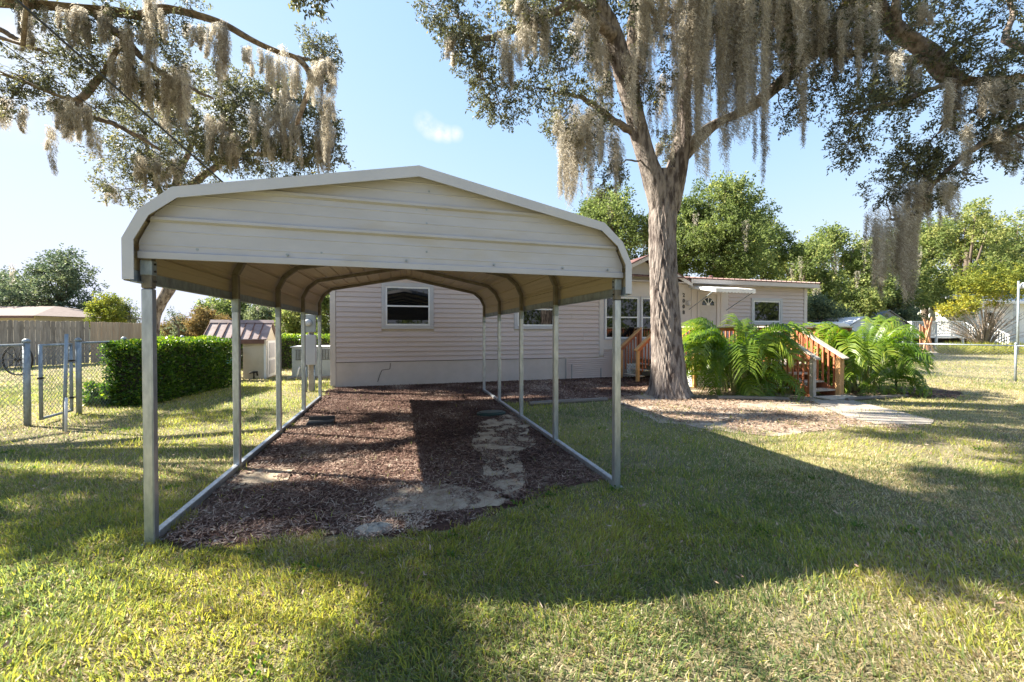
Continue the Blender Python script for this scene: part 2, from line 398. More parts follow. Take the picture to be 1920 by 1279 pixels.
SOIL = [xy(*p) for p in ((1168, 762), (1240, 792), (1330, 806), (1440, 818), (1530, 806), (1640, 800), (1740, 800), (1700, 778), (1600, 768), (1560, 752))] + [(9.7, 6.7), (8.7, 7.2), (7.9, 8.4), (6.0, 8.7), (5.2, 8.3), (4.6, 8.0)]
BEDR = [(9.9, 6.3), (11.8, 5.6), (13.2, 6.2), (12.6, 7.5), (9.9, 7.5)]
SANDS = [[xy(*p) for p in ((905, 790), (950, 778), (1000, 795), (985, 815), (1010, 835), (975, 850), (975, 880), (1000, 895), (960, 935), (920, 915), (895, 900), (905, 865), (880, 835))],
         [xy(*p) for p in ((705, 945), (760, 915), (840, 905), (900, 915), (955, 935), (935, 950), (850, 958), (740, 965))],
         [xy(*p) for p in ((395, 900), (470, 875), (560, 880), (540, 900), (460, 915), (410, 925))]]
mulch = sheet("mulch_bed", MULCH, .004, M['mulch'], .07, seed=2)
sheet("bare_soil_strip", SOIL, .008, M['soil'], .10, seed=3)
sheet("bare_soil_bed", BEDR, .004, M['mulch'], .10, seed=6)
for i, sp in enumerate(SANDS): sheet("sand_patch", sp, .012, M['sand'], .06, .05, seed=8 + i)
PATH = [xy(*p) for p in ((1520, 752), (1592, 750), (1690, 774), (1752, 789), (1742, 797), (1640, 797), (1585, 784))]
sheet("concrete_path", PATH, .016, M['concrete'], .02, .2, seed=5)
DRIVE = [xy(*p) for p in ((1560, 648), (1800, 647), (1796, 655), (1765, 664), (1690, 668), (1560, 666))]
sheet("gravel_driveway", DRIVE, .02, M['concrete'], .2, 1.0, seed=15)

def inpoly(x, y, poly):
    x = np.asarray(x); y = np.asarray(y); r = np.zeros(x.shape, bool)
    n = len(poly)
    for i in range(n):
        x1, y1 = poly[i]; x2, y2 = poly[(i + 1) % n]
        if y1 == y2: continue
        c = ((y1 > y) != (y2 > y)) & (x < (x2 - x1) * (y - y1) / (y2 - y1) + x1)
        r ^= c
    return r

# ------------------------------------------------------------------ carport
CX = .155
carport = thing("carport", (CX, 6.4, 0), "open sided metal carport with curved cream roof and galvanised posts over the mulch", "carport")
RP = [(-1.91, 1.83), (-1.91, 2.10), (-1.816, 2.297), (-1.63, 2.46), (0, 2.79), (1.63, 2.46), (1.816, 2.297), (1.91, 2.10), (1.91, 1.83)]
YF, YB = 3.22, 9.68
RP_OUT = RP
RP = [(x * .9893, z - (.021 if z > 2.2 else 0)) for x, z in RP]
# roof: lengthwise sheets with ribs, .24 m pitch along the curve
def along(poly, s):
    for i in range(len(poly) - 1):
        a, b = Vector(poly[i]), Vector(poly[i + 1]); l = (b - a).length
        if s <= l + 1e-9 or i == len(poly) - 2:
            t = min(1, s / l); d = (b - a) / l
            return a.lerp(b, t), Vector((-d.y, d.x))
        s -= l
total = sum((Vector(RP[i + 1]) - Vector(RP[i])).length for i in range(len(RP) - 1))
NR = 21; pitch = total / NR
corner_s = [0]
for i in range(len(RP) - 1): corner_s.append(corner_s[-1] + (Vector(RP[i + 1]) - Vector(RP[i])).length)
def roof_sheet(s0, s1):
    ss = []
    k0 = round(s0 / pitch); k1 = round(s1 / pitch)
    pts = []
    for k in range(k0, k1 + 1):
        c = k * pitch
        for ds, h in ((-.026, 0), (-.012, .018), (.012, .018), (.026, 0)):
            s = c + ds
            if s0 - 1e-6 <= s <= s1 + 1e-6: pts.append((s, h))
        if k < k1:
            for q in (.33, .66):
                c2 = c + pitch * q; pts += [(c2 - .006, 0), (c2, .003), (c2 + .006, 0)]
    pts = [q for q in pts if s0 + .004 < q[0] < s1 - .004] + [(s0, .018), (s1, .018)]
    for cs in corner_s:
        if s0 < cs < s1: pts.append((cs, None))
    pts.sort(key=lambda t: t[0])
    prof = []
    for s, h in pts:
        p, n = along(RP, s)
        if h is None: h = 0
        prof.append((p, n, h))
    o = MB(); T = .0035
    for i in range(len(prof) - 1):
        (p0, n0, h0), (p1, n1, h1) = prof[i], prof[i + 1]
        a0 = p0 + n0 * h0; a1 = p1 + n1 * h1; b0 = a0 - n0 * T; b1 = a1 - n1 * T
        f = lambda q, y: (CX + q.x, y, q.y)
        o.quad(f(a0, YF), f(a1, YF), f(a1, YB), f(a0, YB))
        o.quad(f(b0, YF), f(b0, YB), f(b1, YB), f(b1, YF))
        for y in (YF, YB): o.quad(f(a0, y), f(b0, y), f(b1, y), f(a1, y))
    return o
me_cache = {}
for k in range(0, NR, 3):
    roof_sheet(k * pitch + .0004, min(NR, k + 3) * pitch - .0004).build("roof_panel", M['soffit'], carport)
# bows and posts
LEG = .062
BP = [(-1.827, 1.782), (-1.827, 2.085), (-1.745, 2.255), (-1.585, 2.395), (0, 2.715), (1.585, 2.395), (1.745, 2.255), (1.827, 2.085), (1.827, 1.782)]
YS = [3.329 + 1.524 * i for i in range(5)]
def rect_sweep(path, y, w, t, mb):
    n = len(path); P = [Vector(p) for p in path]; ins = []; outs = []
    for i in range(n):
        d0 = (P[i] - P[i - 1]).normalized() if i else None
        d1 = (P[i + 1] - P[i]).normalized() if i < n - 1 else None
        d = ((d0 or d1) + (d1 or d0)).normalized(); nn = Vector((-d.y, d.x))
        c = 1 / max(.5, nn.dot(Vector((-(d1 or d0).y, (d1 or d0).x))))
        outs.append(P[i] + nn * t / 2 * c); ins.append(P[i] - nn * t / 2 * c)
    for i in range(n - 1):
        q = []
        for yy in (y - w / 2, y + w / 2):
            for p in (ins[i], ins[i + 1], outs[i + 1], outs[i]): q.append((CX + p.x, yy, p.y))
        mb.hexa(q)
for j, y in enumerate(YS):
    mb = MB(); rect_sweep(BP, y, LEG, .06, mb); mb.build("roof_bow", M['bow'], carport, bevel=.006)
    for sx in (-1, 1):
        x = CX + sx * 1.827
        p = MB(); p.box(x - LEG / 2, x + LEG / 2, y - LEG / 2, y + LEG / 2, .0, 1.78)
        po = p.build("post", M['galv'], carport, bevel=.007)
        c = MB(); c.box(x - .0345, x + .0345, y - .0345, y + .0345, 1.87, 1.975) if j == 0 else c.box(x - .0335, x + .0335, y - .0335, y + .0335, 1.68, 1.83)
        cl = c.build("collar", M['galv2'], po, bevel=.006)
        if j == 0:
            for zz in (1.90, 1.95, 1.83):
                c = MB(); c.disc_cyl((x - sx * .031, y, zz), (-sx, 0, 0), .008, .012, 6); c.build("bolt", M['dark'], po)
        f = MB(); f.box(x - .05, x + .05, y - .034, y + .034, 0, .012); f.build("foot_plate", M['galv2'], po)
for sx in (-1, 1):
    x = CX + sx * 1.827
    for j in range(4):
        b = MB(); b.box(x - .029, x + .029, YS[j] + .036, YS[j + 1] - .036, .004, .064); b.build("base_rail", M['galv'], carport, bevel=.006)
    e = MB(); e.box(CX + sx * 1.882 - .004, CX + sx * 1.882 + .004, YF + .01, YB - .01, 1.826, 1.90)
    e.box(CX + sx * 1.862 - .018, CX + sx * 1.862 + .018, YF + .012, YB - .012, 1.815, 1.823)
    e.build("eave_strip", M['galv2'], carport)
# ridge purlin
# front gable panels (three lapped sheets with horizontal ribs)
def half_w(z):
    pr = [(1.91, 1.83), (1.91, 2.10), (1.816, 2.297), (1.63, 2.46), (0, 2.79)]
    for (x0, z0), (x1, z1) in zip(pr, pr[1:]):
        if z0 <= z <= z1: return x0 + (x1 - x0) * (z - z0) / (z1 - z0)
    return 0.0
GY = 3.283
def gable_sheet(z0, z1):
    zs = [(z0, .0)]
    def rib(z, w, h): return [(z - w, 0), (z - w * .45, h), (z + w * .45, h), (z + w, 0)]
    pts = [(z0, .0), (z0, .0)]
    prof = [(z0, 0)]
    for q in (.33, .66): prof += [(z0 + (z1 - z0) * q - .007, 0), (z0 + (z1 - z0) * q, .0035), (z0 + (z1 - z0) * q + .007, 0)]
    top = [(z1 - .040, 0), (z1 - .026, .020), (z1 - .006, .020), (z1, .006)] if z1 < 2.7 else [(z1, 0)]
    prof += top
    if z0 < 2.0: prof = [(z0, .018), (z0 + .045, .018), (z0 + .052, 0)] + prof[1:]
    cuts = [2.10, 2.297, 2.46]
    extra = []
    for c in cuts:
        if z0 < c < z1:
            for (a, b) in zip(prof, prof[1:]):
                if a[0] < c < b[0]: extra.append((c, a[1] + (b[1] - a[1]) * (c - a[0]) / (b[0] - a[0])))
    prof = sorted(prof + extra)
    o = MB()
    for (za, ha), (zb, hb) in zip(prof, prof[1:]):
        wa, wb = half_w(za) - .055, max(.01, half_w(zb) - .055)
        fa, fb = GY - ha, GY - hb
        o.quad((CX - wa, fa, za), (CX + wa, fa, za), (CX + wb, fb, zb), (CX - wb, fb, zb))
        o.quad((CX - wa, fa + .004, za), (CX - wb, fb + .004, zb), (CX + wb, fb + .004, zb), (CX + wa, fa + .004, za))
    o.quad((CX - half_w(z0) + .055, GY - prof[0][1], z0), (CX - half_w(z0) + .055, GY + .004, z0), (CX + half_w(z0) - .055, GY + .004, z0), (CX + half_w(z0) - .055, GY - prof[0][1], z0))
    return o
for (z0, z1) in ((1.982, 2.275), (2.276, 2.518), (2.519, 2.765)):
    gable_sheet(z0, z1).build("gable_panel", M['cream'], carport)
for (x, z) in ((-1.52, 2.06), (-.95, 2.05), (-.1, 2.05), (.62, 2.05), (1.25, 2.05), (1.7, 2.05), (.06, 2.13), (.06, 2.36), (.06, 2.47), (.08, 2.62), (-.72, 2.08)):
    q = MB(); q.disc_cyl((CX + x, GY - .022 + (0 if z < 2.06 else .018), z), (0, 1, 0), .009, .02, 6); q.build("screw", M['galv2'], carport)
# corner trim round the front edge
def trim(y, name):
    inner = [(-1.848, 1.83), (-1.848, 2.094), (-1.764, 2.262), (-1.604, 2.392), (0, 2.706), (1.604, 2.392), (1.764, 2.262), (1.848, 2.094), (1.848, 1.83)]
    out = [(x * 1.001, z + (.003 if z > 2.2 else 0)) for x, z in RP_OUT]
    s = -1 if y < 6 else 1
    # left, right lengths as separate pieces
    for rng in ((0, 4), (4, 8)):
        o = MB()
        for i in range(*rng):
            a, b, c, d = inner[i], inner[i + 1], out[i + 1], out[i]
            o.hexa([(CX + p[0], y, p[1]) for p in (a, b, c, d)] + [(CX + p[0], y - s * .006, p[1]) for p in (a, b, c, d)])
            c2, d2 = (c[0] * .996, c[1] - .008), (d[0] * .996, d[1] - .008)
            o.hexa([(CX + p[0], y - s * .007, p[1]) for p in (d2, c2, c, d)] + [(CX + p[0], y - s * .11, p[1]) for p in (d2, c2, c, d)])
        o.build(name, M['trimW'], carport)
trim(YF - .012, "edge_trim"); trim(YB + .012, "edge_trim")

# ------------------------------------------------------------------ house
HY = 11.2
house = thing("house", (6.5, HY, 0), "low house with pinkish lap siding, white trimmed windows and dark red metal roof", "house")
b = MB(); b.box(-1.70, 14.66, HY + .03, HY + 7.3, .0, 3.06); wall = b.build("wall", M['house_white'], house)
def clip_x(x0, x1, z0, z1, holes):
    segs = [(x0, x1)]
    for (a, b_, c, d) in holes:
        if z1 > c + .02 and z0 < d - .02:
            ns = []
            for (p, q) in segs:
                if b_ <= p or a >= q: ns.append((p, q)); continue
                if a > p: ns.append((p, a))
                if b_ < q: ns.append((b_, q))
            segs = ns
    return segs
W1 = (-.46, .92, 1.53, 2.79); W2 = (3.26, 4.62, 1.53, 2.79); W3 = (12.05, 13.48, 1.70, 2.66)
def siding(x0, x1, z0, n, ex, holes, joints=()):
    for k in range(n):
        a = z0 + k * ex; b_ = a + ex
        for (p, q) in clip_x(x0, x1, a, b_, holes):
            cuts = [p] + [j for (kk, j) in joints if kk == k and p < j < q] + [q]
            for u, v in zip(cuts, cuts[1:]):
                o = MB(); o.prism([(HY + .028, a + .001), (HY - .016, a + .001), (HY - .014, a + .012), (HY + .010, b_ - .003), (HY + .028, b_ - .003)], u + .002, v - .002)
                o.build("siding_plank", M['siding'], wall)
JT = [(5, 1.55), (4, 1.98), (3, .2), (2, 2.4), (7, 3.4), (9, 5.1), (5, 5.5), (4, 5.5), (11, 2.2), (13, 1.4), (15, 4.9), (1, 4.2), (8, -1.0)]
siding(-1.60, 6.04, .66, 18, .133, [W1, W2], JT)
siding(11.06, 14.52, .66, 18, .133, [W3], [(3, 12.6), (9, 13.9)])
# skirting
def holes_crack(): pass
sk = MB(); sk.box(-1.62, 4.90, HY + .002, HY + .028, 0, .645); sk.build("foundation_skirt", M['found'], house)
ck = MB()
cr = [(628 + (740 - 628) * 0, 0)]
pts = [(732, 681), (731, 692), (716, 694), (712, 704), (708, 716)]
def wallpt(px, py):
    u = (px - 960) / FPX; d = HY / (.9617 - .2742 * u); p = at(px, py, d); return Vector((p.x, HY, p.z))
cp_ = [wallpt(*p) for p in pts]
for a_, b_ in zip(cp_, cp_[1:]): ck.bar(a_, b_, .012, .012, (0, 1, 0))
ck.build("crack", M['dark'], house)
g2 = MB(); g2.box(-1.62, 4.9, HY - .003, HY + .02, .645, .659); g2.build("drip_edge", M['dark'], house)
fs = MB()
for k in range(14):
    a = .02 + k * .062
    x0 = 4.92 if k < 10 else 6.22
    fs.prism([(HY + .028, a), (HY - .014, a), (HY - .014, a + .012), (HY + .014, a + .05), (HY + .028, a + .061)], x0, 7.6 if k < 14 else 7.4)
fs.build("ribbed_skirt", M['siding'], house)
for px, y0, y1 in ((1060.5, 672, 711), (1071.5, 683, 709), (1126, 690, 708)):
    a = wallpt(px, y0); c = wallpt(px, y1); q = MB(); q.bar(a + Vector((0, -.026, 0)), c + Vector((0, -.026, 0)), .022, .012, (0, 1, 0)); q.build("skirt_strap", M['galv2'], house)
# trims
def hb(name, x0, x1, z0, z1, mat='house_white', y0=-.02, y1=.027, parent=None, bevel=.004):
    o = MB(); o.box(x0, x1, HY + y0, HY + y1, z0, z1); return o.build(name, M[mat], parent or house, bevel=bevel)
hb("corner_trim", -1.74, -1.605, .05, 3.05)
hb("corner_trim", 14.525, 14.68, .3, 3.05)
hb("corner_trim", 6.045, 6.205, .70, 3.04)
# bay board wall
for (xa, xb, za, zb) in ((6.21, 9.14, .90, 1.198), (6.21, 9.14, 2.602, 3.04), (7.502, 7.528, 1.2, 2.6), (8.822, 9.14, 1.2, 2.6)): hb("board_panel", xa, xb, za, zb, y0=-.006, bevel=0)
hb("board_panel", 9.144, 11.055, .64, 3.05, y0=-.004)
hb("sill_band", 6.21, 7.6, .885, .93, y0=-.025)
hb("trim_band", 6.21, 9.14, 2.60, 2.66, y0=-.03)
hb("trim_board", 10.72, 11.04, .66, 3.04, y0=-.022)
hb("trim_board", 9.50, 9.66, .66, 2.9, y0=-.022)
# window builder
def window(name, x0, x1, z0, z1, rail=None, fw=.10, outer=True, label=None):
    w = MB(); t = fw
    for bx in ((x0, x1, z1 - t, z1), (x0, x1, z0, z0 + t), (x0, x0 + t, z0 + t, z1 - t), (x1 - t, x1, z0 + t, z1 - t)):
        w.box(bx[0], bx[1], HY - .032, HY + .027, bx[2], bx[3])
    win = w.build("window", M['trimW'], house, bevel=.004)
    s = MB(); a = x0 + t; b_ = x1 - t; c = z0 + t; d = z1 - t; f = .045
    for bx in ((a, b_, d - f, d), (a, b_, c, c + f), (a, a + f, c + f, d - f), (b_ - f, b_, c + f, d - f)):
        s.box(bx[0], bx[1], HY - .018, HY + .02, bx[2], bx[3])
    s.build("sash", M['white'], win, bevel=.003)
    if rail:
        r = MB(); r.box(a + f, b_ - f, HY - .015, HY + .018, rail - .02, rail + .02); r.build("meeting_rail", M['white'], win)
        panes = ((c + f, rail - .02, .004), (rail + .02, d - f, -.004))
    else: panes = ((c + f, d - f, 0),)
    for p0, p1, dy in panes:
        g_ = MB(); g_.box(a + f, b_ - f, HY + .008 + dy, HY + .014 + dy, p0, p1); g_.build("pane", M['glass'], win)
    return win
window("w", *W1[:2], *W1[2:], rail=2.16)
window("w", *W2[:2], *W2[2:], rail=2.13)
window("w", 6.22, 7.50, 1.20, 2.60, rail=1.915, fw=.04)
window("w", 7.53, 8.82, 1.20, 2.60, rail=1.915, fw=.04)
window("w", *W3[:2], *W3[2:], fw=.10)
# door
dr = MB(); dr.box(9.83, 10.54, HY - .008, HY + .02, .66, 2.73); door = dr.build("front_door", M['doorp'], house)
fr = MB(); fr.box(9.74, 9.825, HY - .035, HY + .026, .66, 2.83); fr.box(10.545, 10.63, HY - .035, HY + .026, .66, 2.83); fr.box(9.826, 10.544, HY - .035, HY + .026, 2.735, 2.83)
fr.build("door_frame", M['house_white'], door, bevel=.004)
fl = MB(); cxx, cz, R = 10.19, 2.36, .25
fan = [(cxx + R * math.cos(t), cz + R * math.sin(t)) for t in np.linspace(0, math.pi, 14)]
n0 = 0; fl.prism(fan, HY - .016, HY - .009, 'y'); fl.build("fanlight", M['glass'], door)
mb = MB()
for t in (math.pi * .27, math.pi * .5, math.pi * .73): mb.bar((cxx, HY - .02, cz), (cxx + R * math.cos(t), HY - .02, cz + R * math.sin(t)), .025, .008, (0, 1, 0))
hub = [(cxx + .08 * math.cos(t), cz + .08 * math.sin(t)) for t in np.linspace(0, math.pi, 8)]
mb.prism(hub, HY - .026, HY - .017, 'y'); mb.build("muntin", M['white'], door)
for zc in (1.9, 1.2):
    for xc in (10.03, 10.34):
        q = MB(); q.box(xc - .11, xc + .11, HY - .014, HY - .009, zc - .26 * (1 if zc > 1.5 else 1), zc + .26); q.build("door_panel", M['doorp'], door, bevel=.004)
kb = MB(); kb.disc_cyl((10.47, HY - .06, 1.62), (0, 1, 0), .03, .05, 10); kb.build("handle", M['galv2'], door)
lp = MB(); lp.box(9.28, 9.40, HY - .09, HY - .006, 2.36, 2.44); lp.tube([(9.34, HY - .1, 2.5), (9.34, HY - .1, 2.34)], [.03, .06], 8); lp.build("porch_lamp", M['house_white'], house)
# digits
for ch, py in (("2", 553.8), ("0", 564.5), ("0", 575.2), ("8", 586)):
    cu = bpy.data.curves.new("digit", 'FONT'); cu.body = ch; cu.size = .17; cu.extrude = .006; cu.align_x = 'CENTER'; cu.align_y = 'CENTER'; cu.offset = .004
    tmp = bpy.data.objects.new("tmp", cu); COL.objects.link(tmp); dg = bpy.context.evaluated_depsgraph_get()
    me = bpy.data.meshes.new_from_object(tmp.evaluated_get(dg)); bpy.data.objects.remove(tmp); bpy.data.curves.remove(cu)
    me.materials.clear(); me.materials.append(M['black_digit']); me.name = "digit"
    p = wallpt(1281.5, py); o = link_mesh("digit", me, house, p + Vector((0, -.014, 0)) - house.location); o.rotation_euler = (math.pi / 2, 0, 0); o['label'] = "black house number " + ch
# roof
RY0, RYR, RY1 = HY - .32, HY + 3.65, HY + 7.62
rf = MB()
rf.hexa([(-2.0, RY0, 3.20), (14.90, RY0, 3.20), (14.90, RYR, 3.80), (-2.0, RYR, 3.80), (-2.0, RY0, 3.235), (14.90, RY0, 3.235), (14.90, RYR, 3.835), (-2.0, RYR, 3.835)])
rf.hexa([(-2.0, RYR + .001, 3.80), (14.90, RYR + .001, 3.80), (14.90, RY1, 3.20), (-2.0, RY1, 3.20), (-2.0, RYR + .001, 3.835), (14.90, RYR + .001, 3.835), (14.90, RY1, 3.235), (-2.0, RY1, 3.235)])
roof = rf.build("roof", M['red_roof'], house)
rb = MB()
x = -1.9
while x < 14.9:
    rb.hexa([(x - .02, RY0 - .01, 3.236), (x + .02, RY0 - .01, 3.236), (x + .02, RYR, 3.838), (x - .02, RYR, 3.838), (x - .012, RY0 - .01, 3.262), (x + .012, RY0 - .01, 3.262), (x + .012, RYR, 3.864), (x - .012, RYR, 3.864)]); x += .23
rb.build("roof_ribs", M['red_roof'], roof, kind='stuff')
fa = MB(); fa.box(9.25, 14.88, RY0 + .01, RY0 + .035, 3.06, 3.196); fa.build("fascia", M['house_white'], house)
fa = MB(); fa.box(-1.98, 6.0, RY0 + .01, RY0 + .035, 3.06, 3.196); fa.build("fascia", M['house_white'], house)
sf = MB(); sf.box(-1.98, 14.86, RY0 + .036, HY + .028, 3.062, 3.08); sf.build("soffit", M['house_white'], house)
vp = MB(); p = at(1333, 519, 16.5); vp.tube([(p.x, p.y, p.z - .5), (p.x, p.y, p.z)], .06, 10); vp.tube([(p.x, p.y, p.z), (p.x, p.y, p.z + .05)], [.1, .05], 10); vp.build("vent_pipe", M['red_roof'], house)
# front gable
GXc, GW = 7.62, 1.58
gb = MB(); gb.prism([(GXc - GW + .06, 3.041), (GXc + GW - .06, 3.041), (GXc, 3.76)], HY - .006, HY + .25, 'y'); gb.build("gable_wall", M['house_white'], house)
for s in (-1, 1):
    o = MB(); a = Vector((GXc, HY - .30, 3.86)); e = Vector((GXc + s * (GW + .12), HY - .30, 3.86 - (GW + .12) * .475))
    q = [a, e, e + Vector((0, 3.4, 0)), a + Vector((0, 3.4, 0))]
    o.hexa([tuple(v) for v in q] + [tuple(v + Vector((0, 0, .04))) for v in q]); o.build("gable_roof", M['red_roof'], house)
    o = MB(); dz = Vector((0, .01, -.002)); f0 = a + dz; f1 = e + dz
    o.hexa([f0 + Vector((0, 0, -.12)), f1 + Vector((0, 0, -.12)), f1 + Vector((0, .02, -.12)), f0 + Vector((0, .02, -.12)), f0, f1, f1 + Vector((0, .02, 0)), f0 + Vector((0, .02, 0))]); o.build("bargeboard", M['house_white'], house)
# awning over the door
aw = thing("door_awning", (10.17, HY, 2.9), "small white ribbed metal awning on two slanted struts above the front door", "awning")
x0, x1, yb, yf = 9.40, 10.95, HY - .006, 10.02
n = 12
for k in range(n):
    a = x0 + (x1 - x0) * k / n; b_ = x0 + (x1 - x0) * (k + 1) / n; dz = .018 if k % 2 else 0
    o = MB(); o.hexa([(a, yf, 2.785 + dz), (b_, yf, 2.785 + dz), (b_, yb, 2.985 + dz), (a, yb, 2.985 + dz), (a, yf, 2.797 + dz), (b_, yf, 2.797 + dz), (b_, yb, 2.997 + dz), (a, yb, 2.997 + dz)])
    o.build("awning_pan", M['white'], aw)
o = MB(); 
for k in range(24):
    a = x0 + (x1 - x0) * k / 24; b_ = x0 + (x1 - x0) * (k + 1) / 24; dz = .022 if k % 2 else 0
    o.box(a, b_, yf - .012, yf - .002, 2.675 + dz, 2.81)
o.build("valance", M['white'], aw)
for sx, x in ((0, x0), (1, x1)):
    o = MB(); o.hexa([(x - .006, yf, 2.69), (x + .006, yf, 2.69), (x + .006, yb, 2.93), (x - .006, yb, 2.93), (x - .006, yf, 2.783), (x + .006, yf, 2.783), (x + .006, yb, 2.983), (x - .006, yb, 2.983)]); o.build("side_panel", M['white'], aw)
    o = MB(); o.tube([(x, yf + .05, 2.74), (x, HY - .02, 2.20)], .012, 6); o.build("strut", M['galv2'], aw)

# ------------------------------------------------------------------ deck with stairs
deck = thing("wooden_deck", (9.8, 9.4, 0), "red stained wooden deck with grey rail caps, front stairs and white lattice skirt", "deck")
DZ = .64
def dbar(name, a, b_, w, h, mat, up=(0, 0, 1), parent=None, bevel=.004):
    o = MB(); o.bar(a, b_, w, h, up); return o.build(name, M[mat], parent or deck, bevel=bevel)
def dbox(name, x0, x1, y0, y1, z0, z1, mat, parent=None):
    o = MB(); o.box(x0, x1, y0, y1, z0, z1); return o.build(name, M[mat], parent or deck, bevel=.004)
y = 7.6
while y < HY - .06:
    xa = 8.74 if y < 8.49 else 7.32
    dbox("deck_plank", xa, 11.6, y, min(y + .137, HY - .05), DZ - .035, DZ, 'deckgrey'); y += .143
dbox("rim_board", 8.75, 11.58, 7.62, 7.655, DZ - .19, DZ - .038, 'deckhoney')
dbox("rim_board", 7.34, 8.74, 8.51, 8.545, DZ - .19, DZ - .038, 'deckhoney')
dbox("rim_board", 8.75, 8.785, 7.66, 8.50, DZ - .19, DZ - .038, 'deckhoney')
dbox("rim_board", 7.34, 7.375, 8.55, 9.95, DZ - .19, DZ - .038, 'deckred')
def post(x, y, z1, mat='deckhoney', z0=0, w=.088): return dbox("post", x - w / 2, x + w / 2, y - w / 2, y + w / 2, z0, z1, mat)
RZ = 1.585
for (x, y, m_) in ((8.80, 7.66, 'deckred'), (9.60, 7.66, 'deckhoney'), (11.54, 7.66, 'deckred'), (7.37, 8.56, 'deckhoney'), (8.80, 8.56, 'deckhoney'), (7.37, 9.95, 'deckred'), (7.37, 10.98, 'deckred'), (10.6, 7.66, 'deckred'), (11.54, 9.4, 'deckred'), (11.54, 11.0, 'deckred')):
    post(x, y, RZ - .02, m_)
def rail(a, b_, cap='deckgrey', n=None, zb=.09):
    a, b_ = Vector(a), Vector(b_); L = (b_ - a).length; d = (b_ - a).normalized()
    dbar("rail_cap", a - d * .05, b_ + d * .05, .14, .036, cap)
    dbar("top_rail", a + d * .046 - Vector((0, 0, .065)), b_ - d * .046 - Vector((0, 0, .065)), .036, .085, 'deckred')
    H = RZ - DZ
    dbar("bottom_rail", a + d * .046 - Vector((0, 0, H - zb)), b_ - d * .046 - Vector((0, 0, H - zb)), .036, .075, 'deckred')
    n = n or int(L / .125)
    for i in range(1, n):
        p = a.lerp(b_, i / n)
        nrm = Vector((-d.y, d.x, 0)) * .036
        dbox("baluster", p.x + nrm.x - .017, p.x + nrm.x + .017, p.y + nrm.y - .017, p.y + nrm.y + .017, p.z - H + zb + .04, p.z - .03, 'deckred')
rail((9.60, 7.66, RZ), (11.54, 7.66, RZ))
rail((7.37, 8.56, RZ), (8.80, 8.56, RZ))
rail((8.80, 8.56, RZ), (8.80, 7.66, RZ))
rail((7.37, 8.56, RZ), (7.37, 9.95, RZ))
rail((11.54, 7.66, RZ), (11.54, 11.0, RZ))
rail((7.37, 10.98, RZ), (7.37, 11.14, RZ), n=2)
# front stairs: run towards the viewer from y=7.6 to y=6.55
NB = (6.55, .90)
for x, m_ in ((8.78, 'deckgrey'), (9.62, 'deckhoney')):
    post(x, NB[0], NB[1] - .02, m_)
    if x > 9: dbox("post_board", x - .09, x - .05, NB[0] - .045, NB[0] + .06, 0, NB[1] - .02, 'deckhoney')
    a = Vector((x, NB[0] - .12, NB[1] - .04)); b_ = Vector((x, 7.62, RZ + .01))
    dbar("stair_rail_cap", a, b_, .15, .04, 'deckgrey')
    dbar("stair_top_rail", a + Vector((0, .16, -.01)), b_ + Vector((0, 0, -.08)), .036, .08, 'deckred')
    sgn = 1 if x < 9 else -1
    for i in range(8):
        t = (i + .7) / 8.4; yy = NB[0] + .03 + (7.60 - NB[0]) * t; zt = a.z + (b_.z - a.z) * ((yy - a.y) / (b_.y - a.y)) - .05
        zb_ = max(.06, zt - .86)
        dbox("baluster", x + sgn * .036 - .017, x + sgn * .036 + .017, yy - .017, yy + .017, zb_, zt, 'deckred')
    o = MB(); o.prism([(NB[0] + .05, .0), (NB[0] + .35, .0), (7.60, DZ - .22), (7.60, DZ - .02), (7.55, DZ - .02), (NB[0] + .05, .16)], x + sgn * .055, x + sgn * .09); o.build("stringer", M['deckred'], deck)
for i, (yy, zz) in enumerate(((6.62, .16), (6.88, .32), (7.14, .48))):
    dbox("tread", 8.88, 9.53, yy - .03, yy + .12, zz - .034, zz, 'deckgrey'); dbox("tread", 8.88, 9.53, yy + .126, yy + .26, zz - .034, zz, 'deckgrey')
dbox("stair_pad", 8.75, 9.7, 6.15, 6.5, 0.02, .045, 'deckgrey')
# left stairs: run along the house towards -x
for yy, m_ in ((10.02, 'deckhoney'), (10.92, 'deckhoney')):
    post(6.66, yy, .90, m_)
    a = Vector((6.56, yy, .905)); b_ = Vector((7.36, yy, RZ))
    dbar("stair_rail_cap", a, b_, .14, .038, 'deckhoney')
    dbar("stair_top_rail", a + Vector((.12, 0, -.01)), b_ + Vector((-.03, 0, -.075)), .036, .08, 'deckred')
    for i in range(6):
        xx = 6.74 + i * .105; zt = a.z + (b_.z - a.z) * (xx - a.x) / (b_.x - a.x) - .05
        dbox("baluster", xx - .017, xx + .017, yy + .03, yy + .064, max(.06, zt - .82), zt, 'deckred')
for i, xx in enumerate((6.74, 6.94, 7.14)):
    dbox("tread", xx, xx + .2, 10.07, 10.87, .13 + i * .16, .165 + i * .16, 'deckgrey')
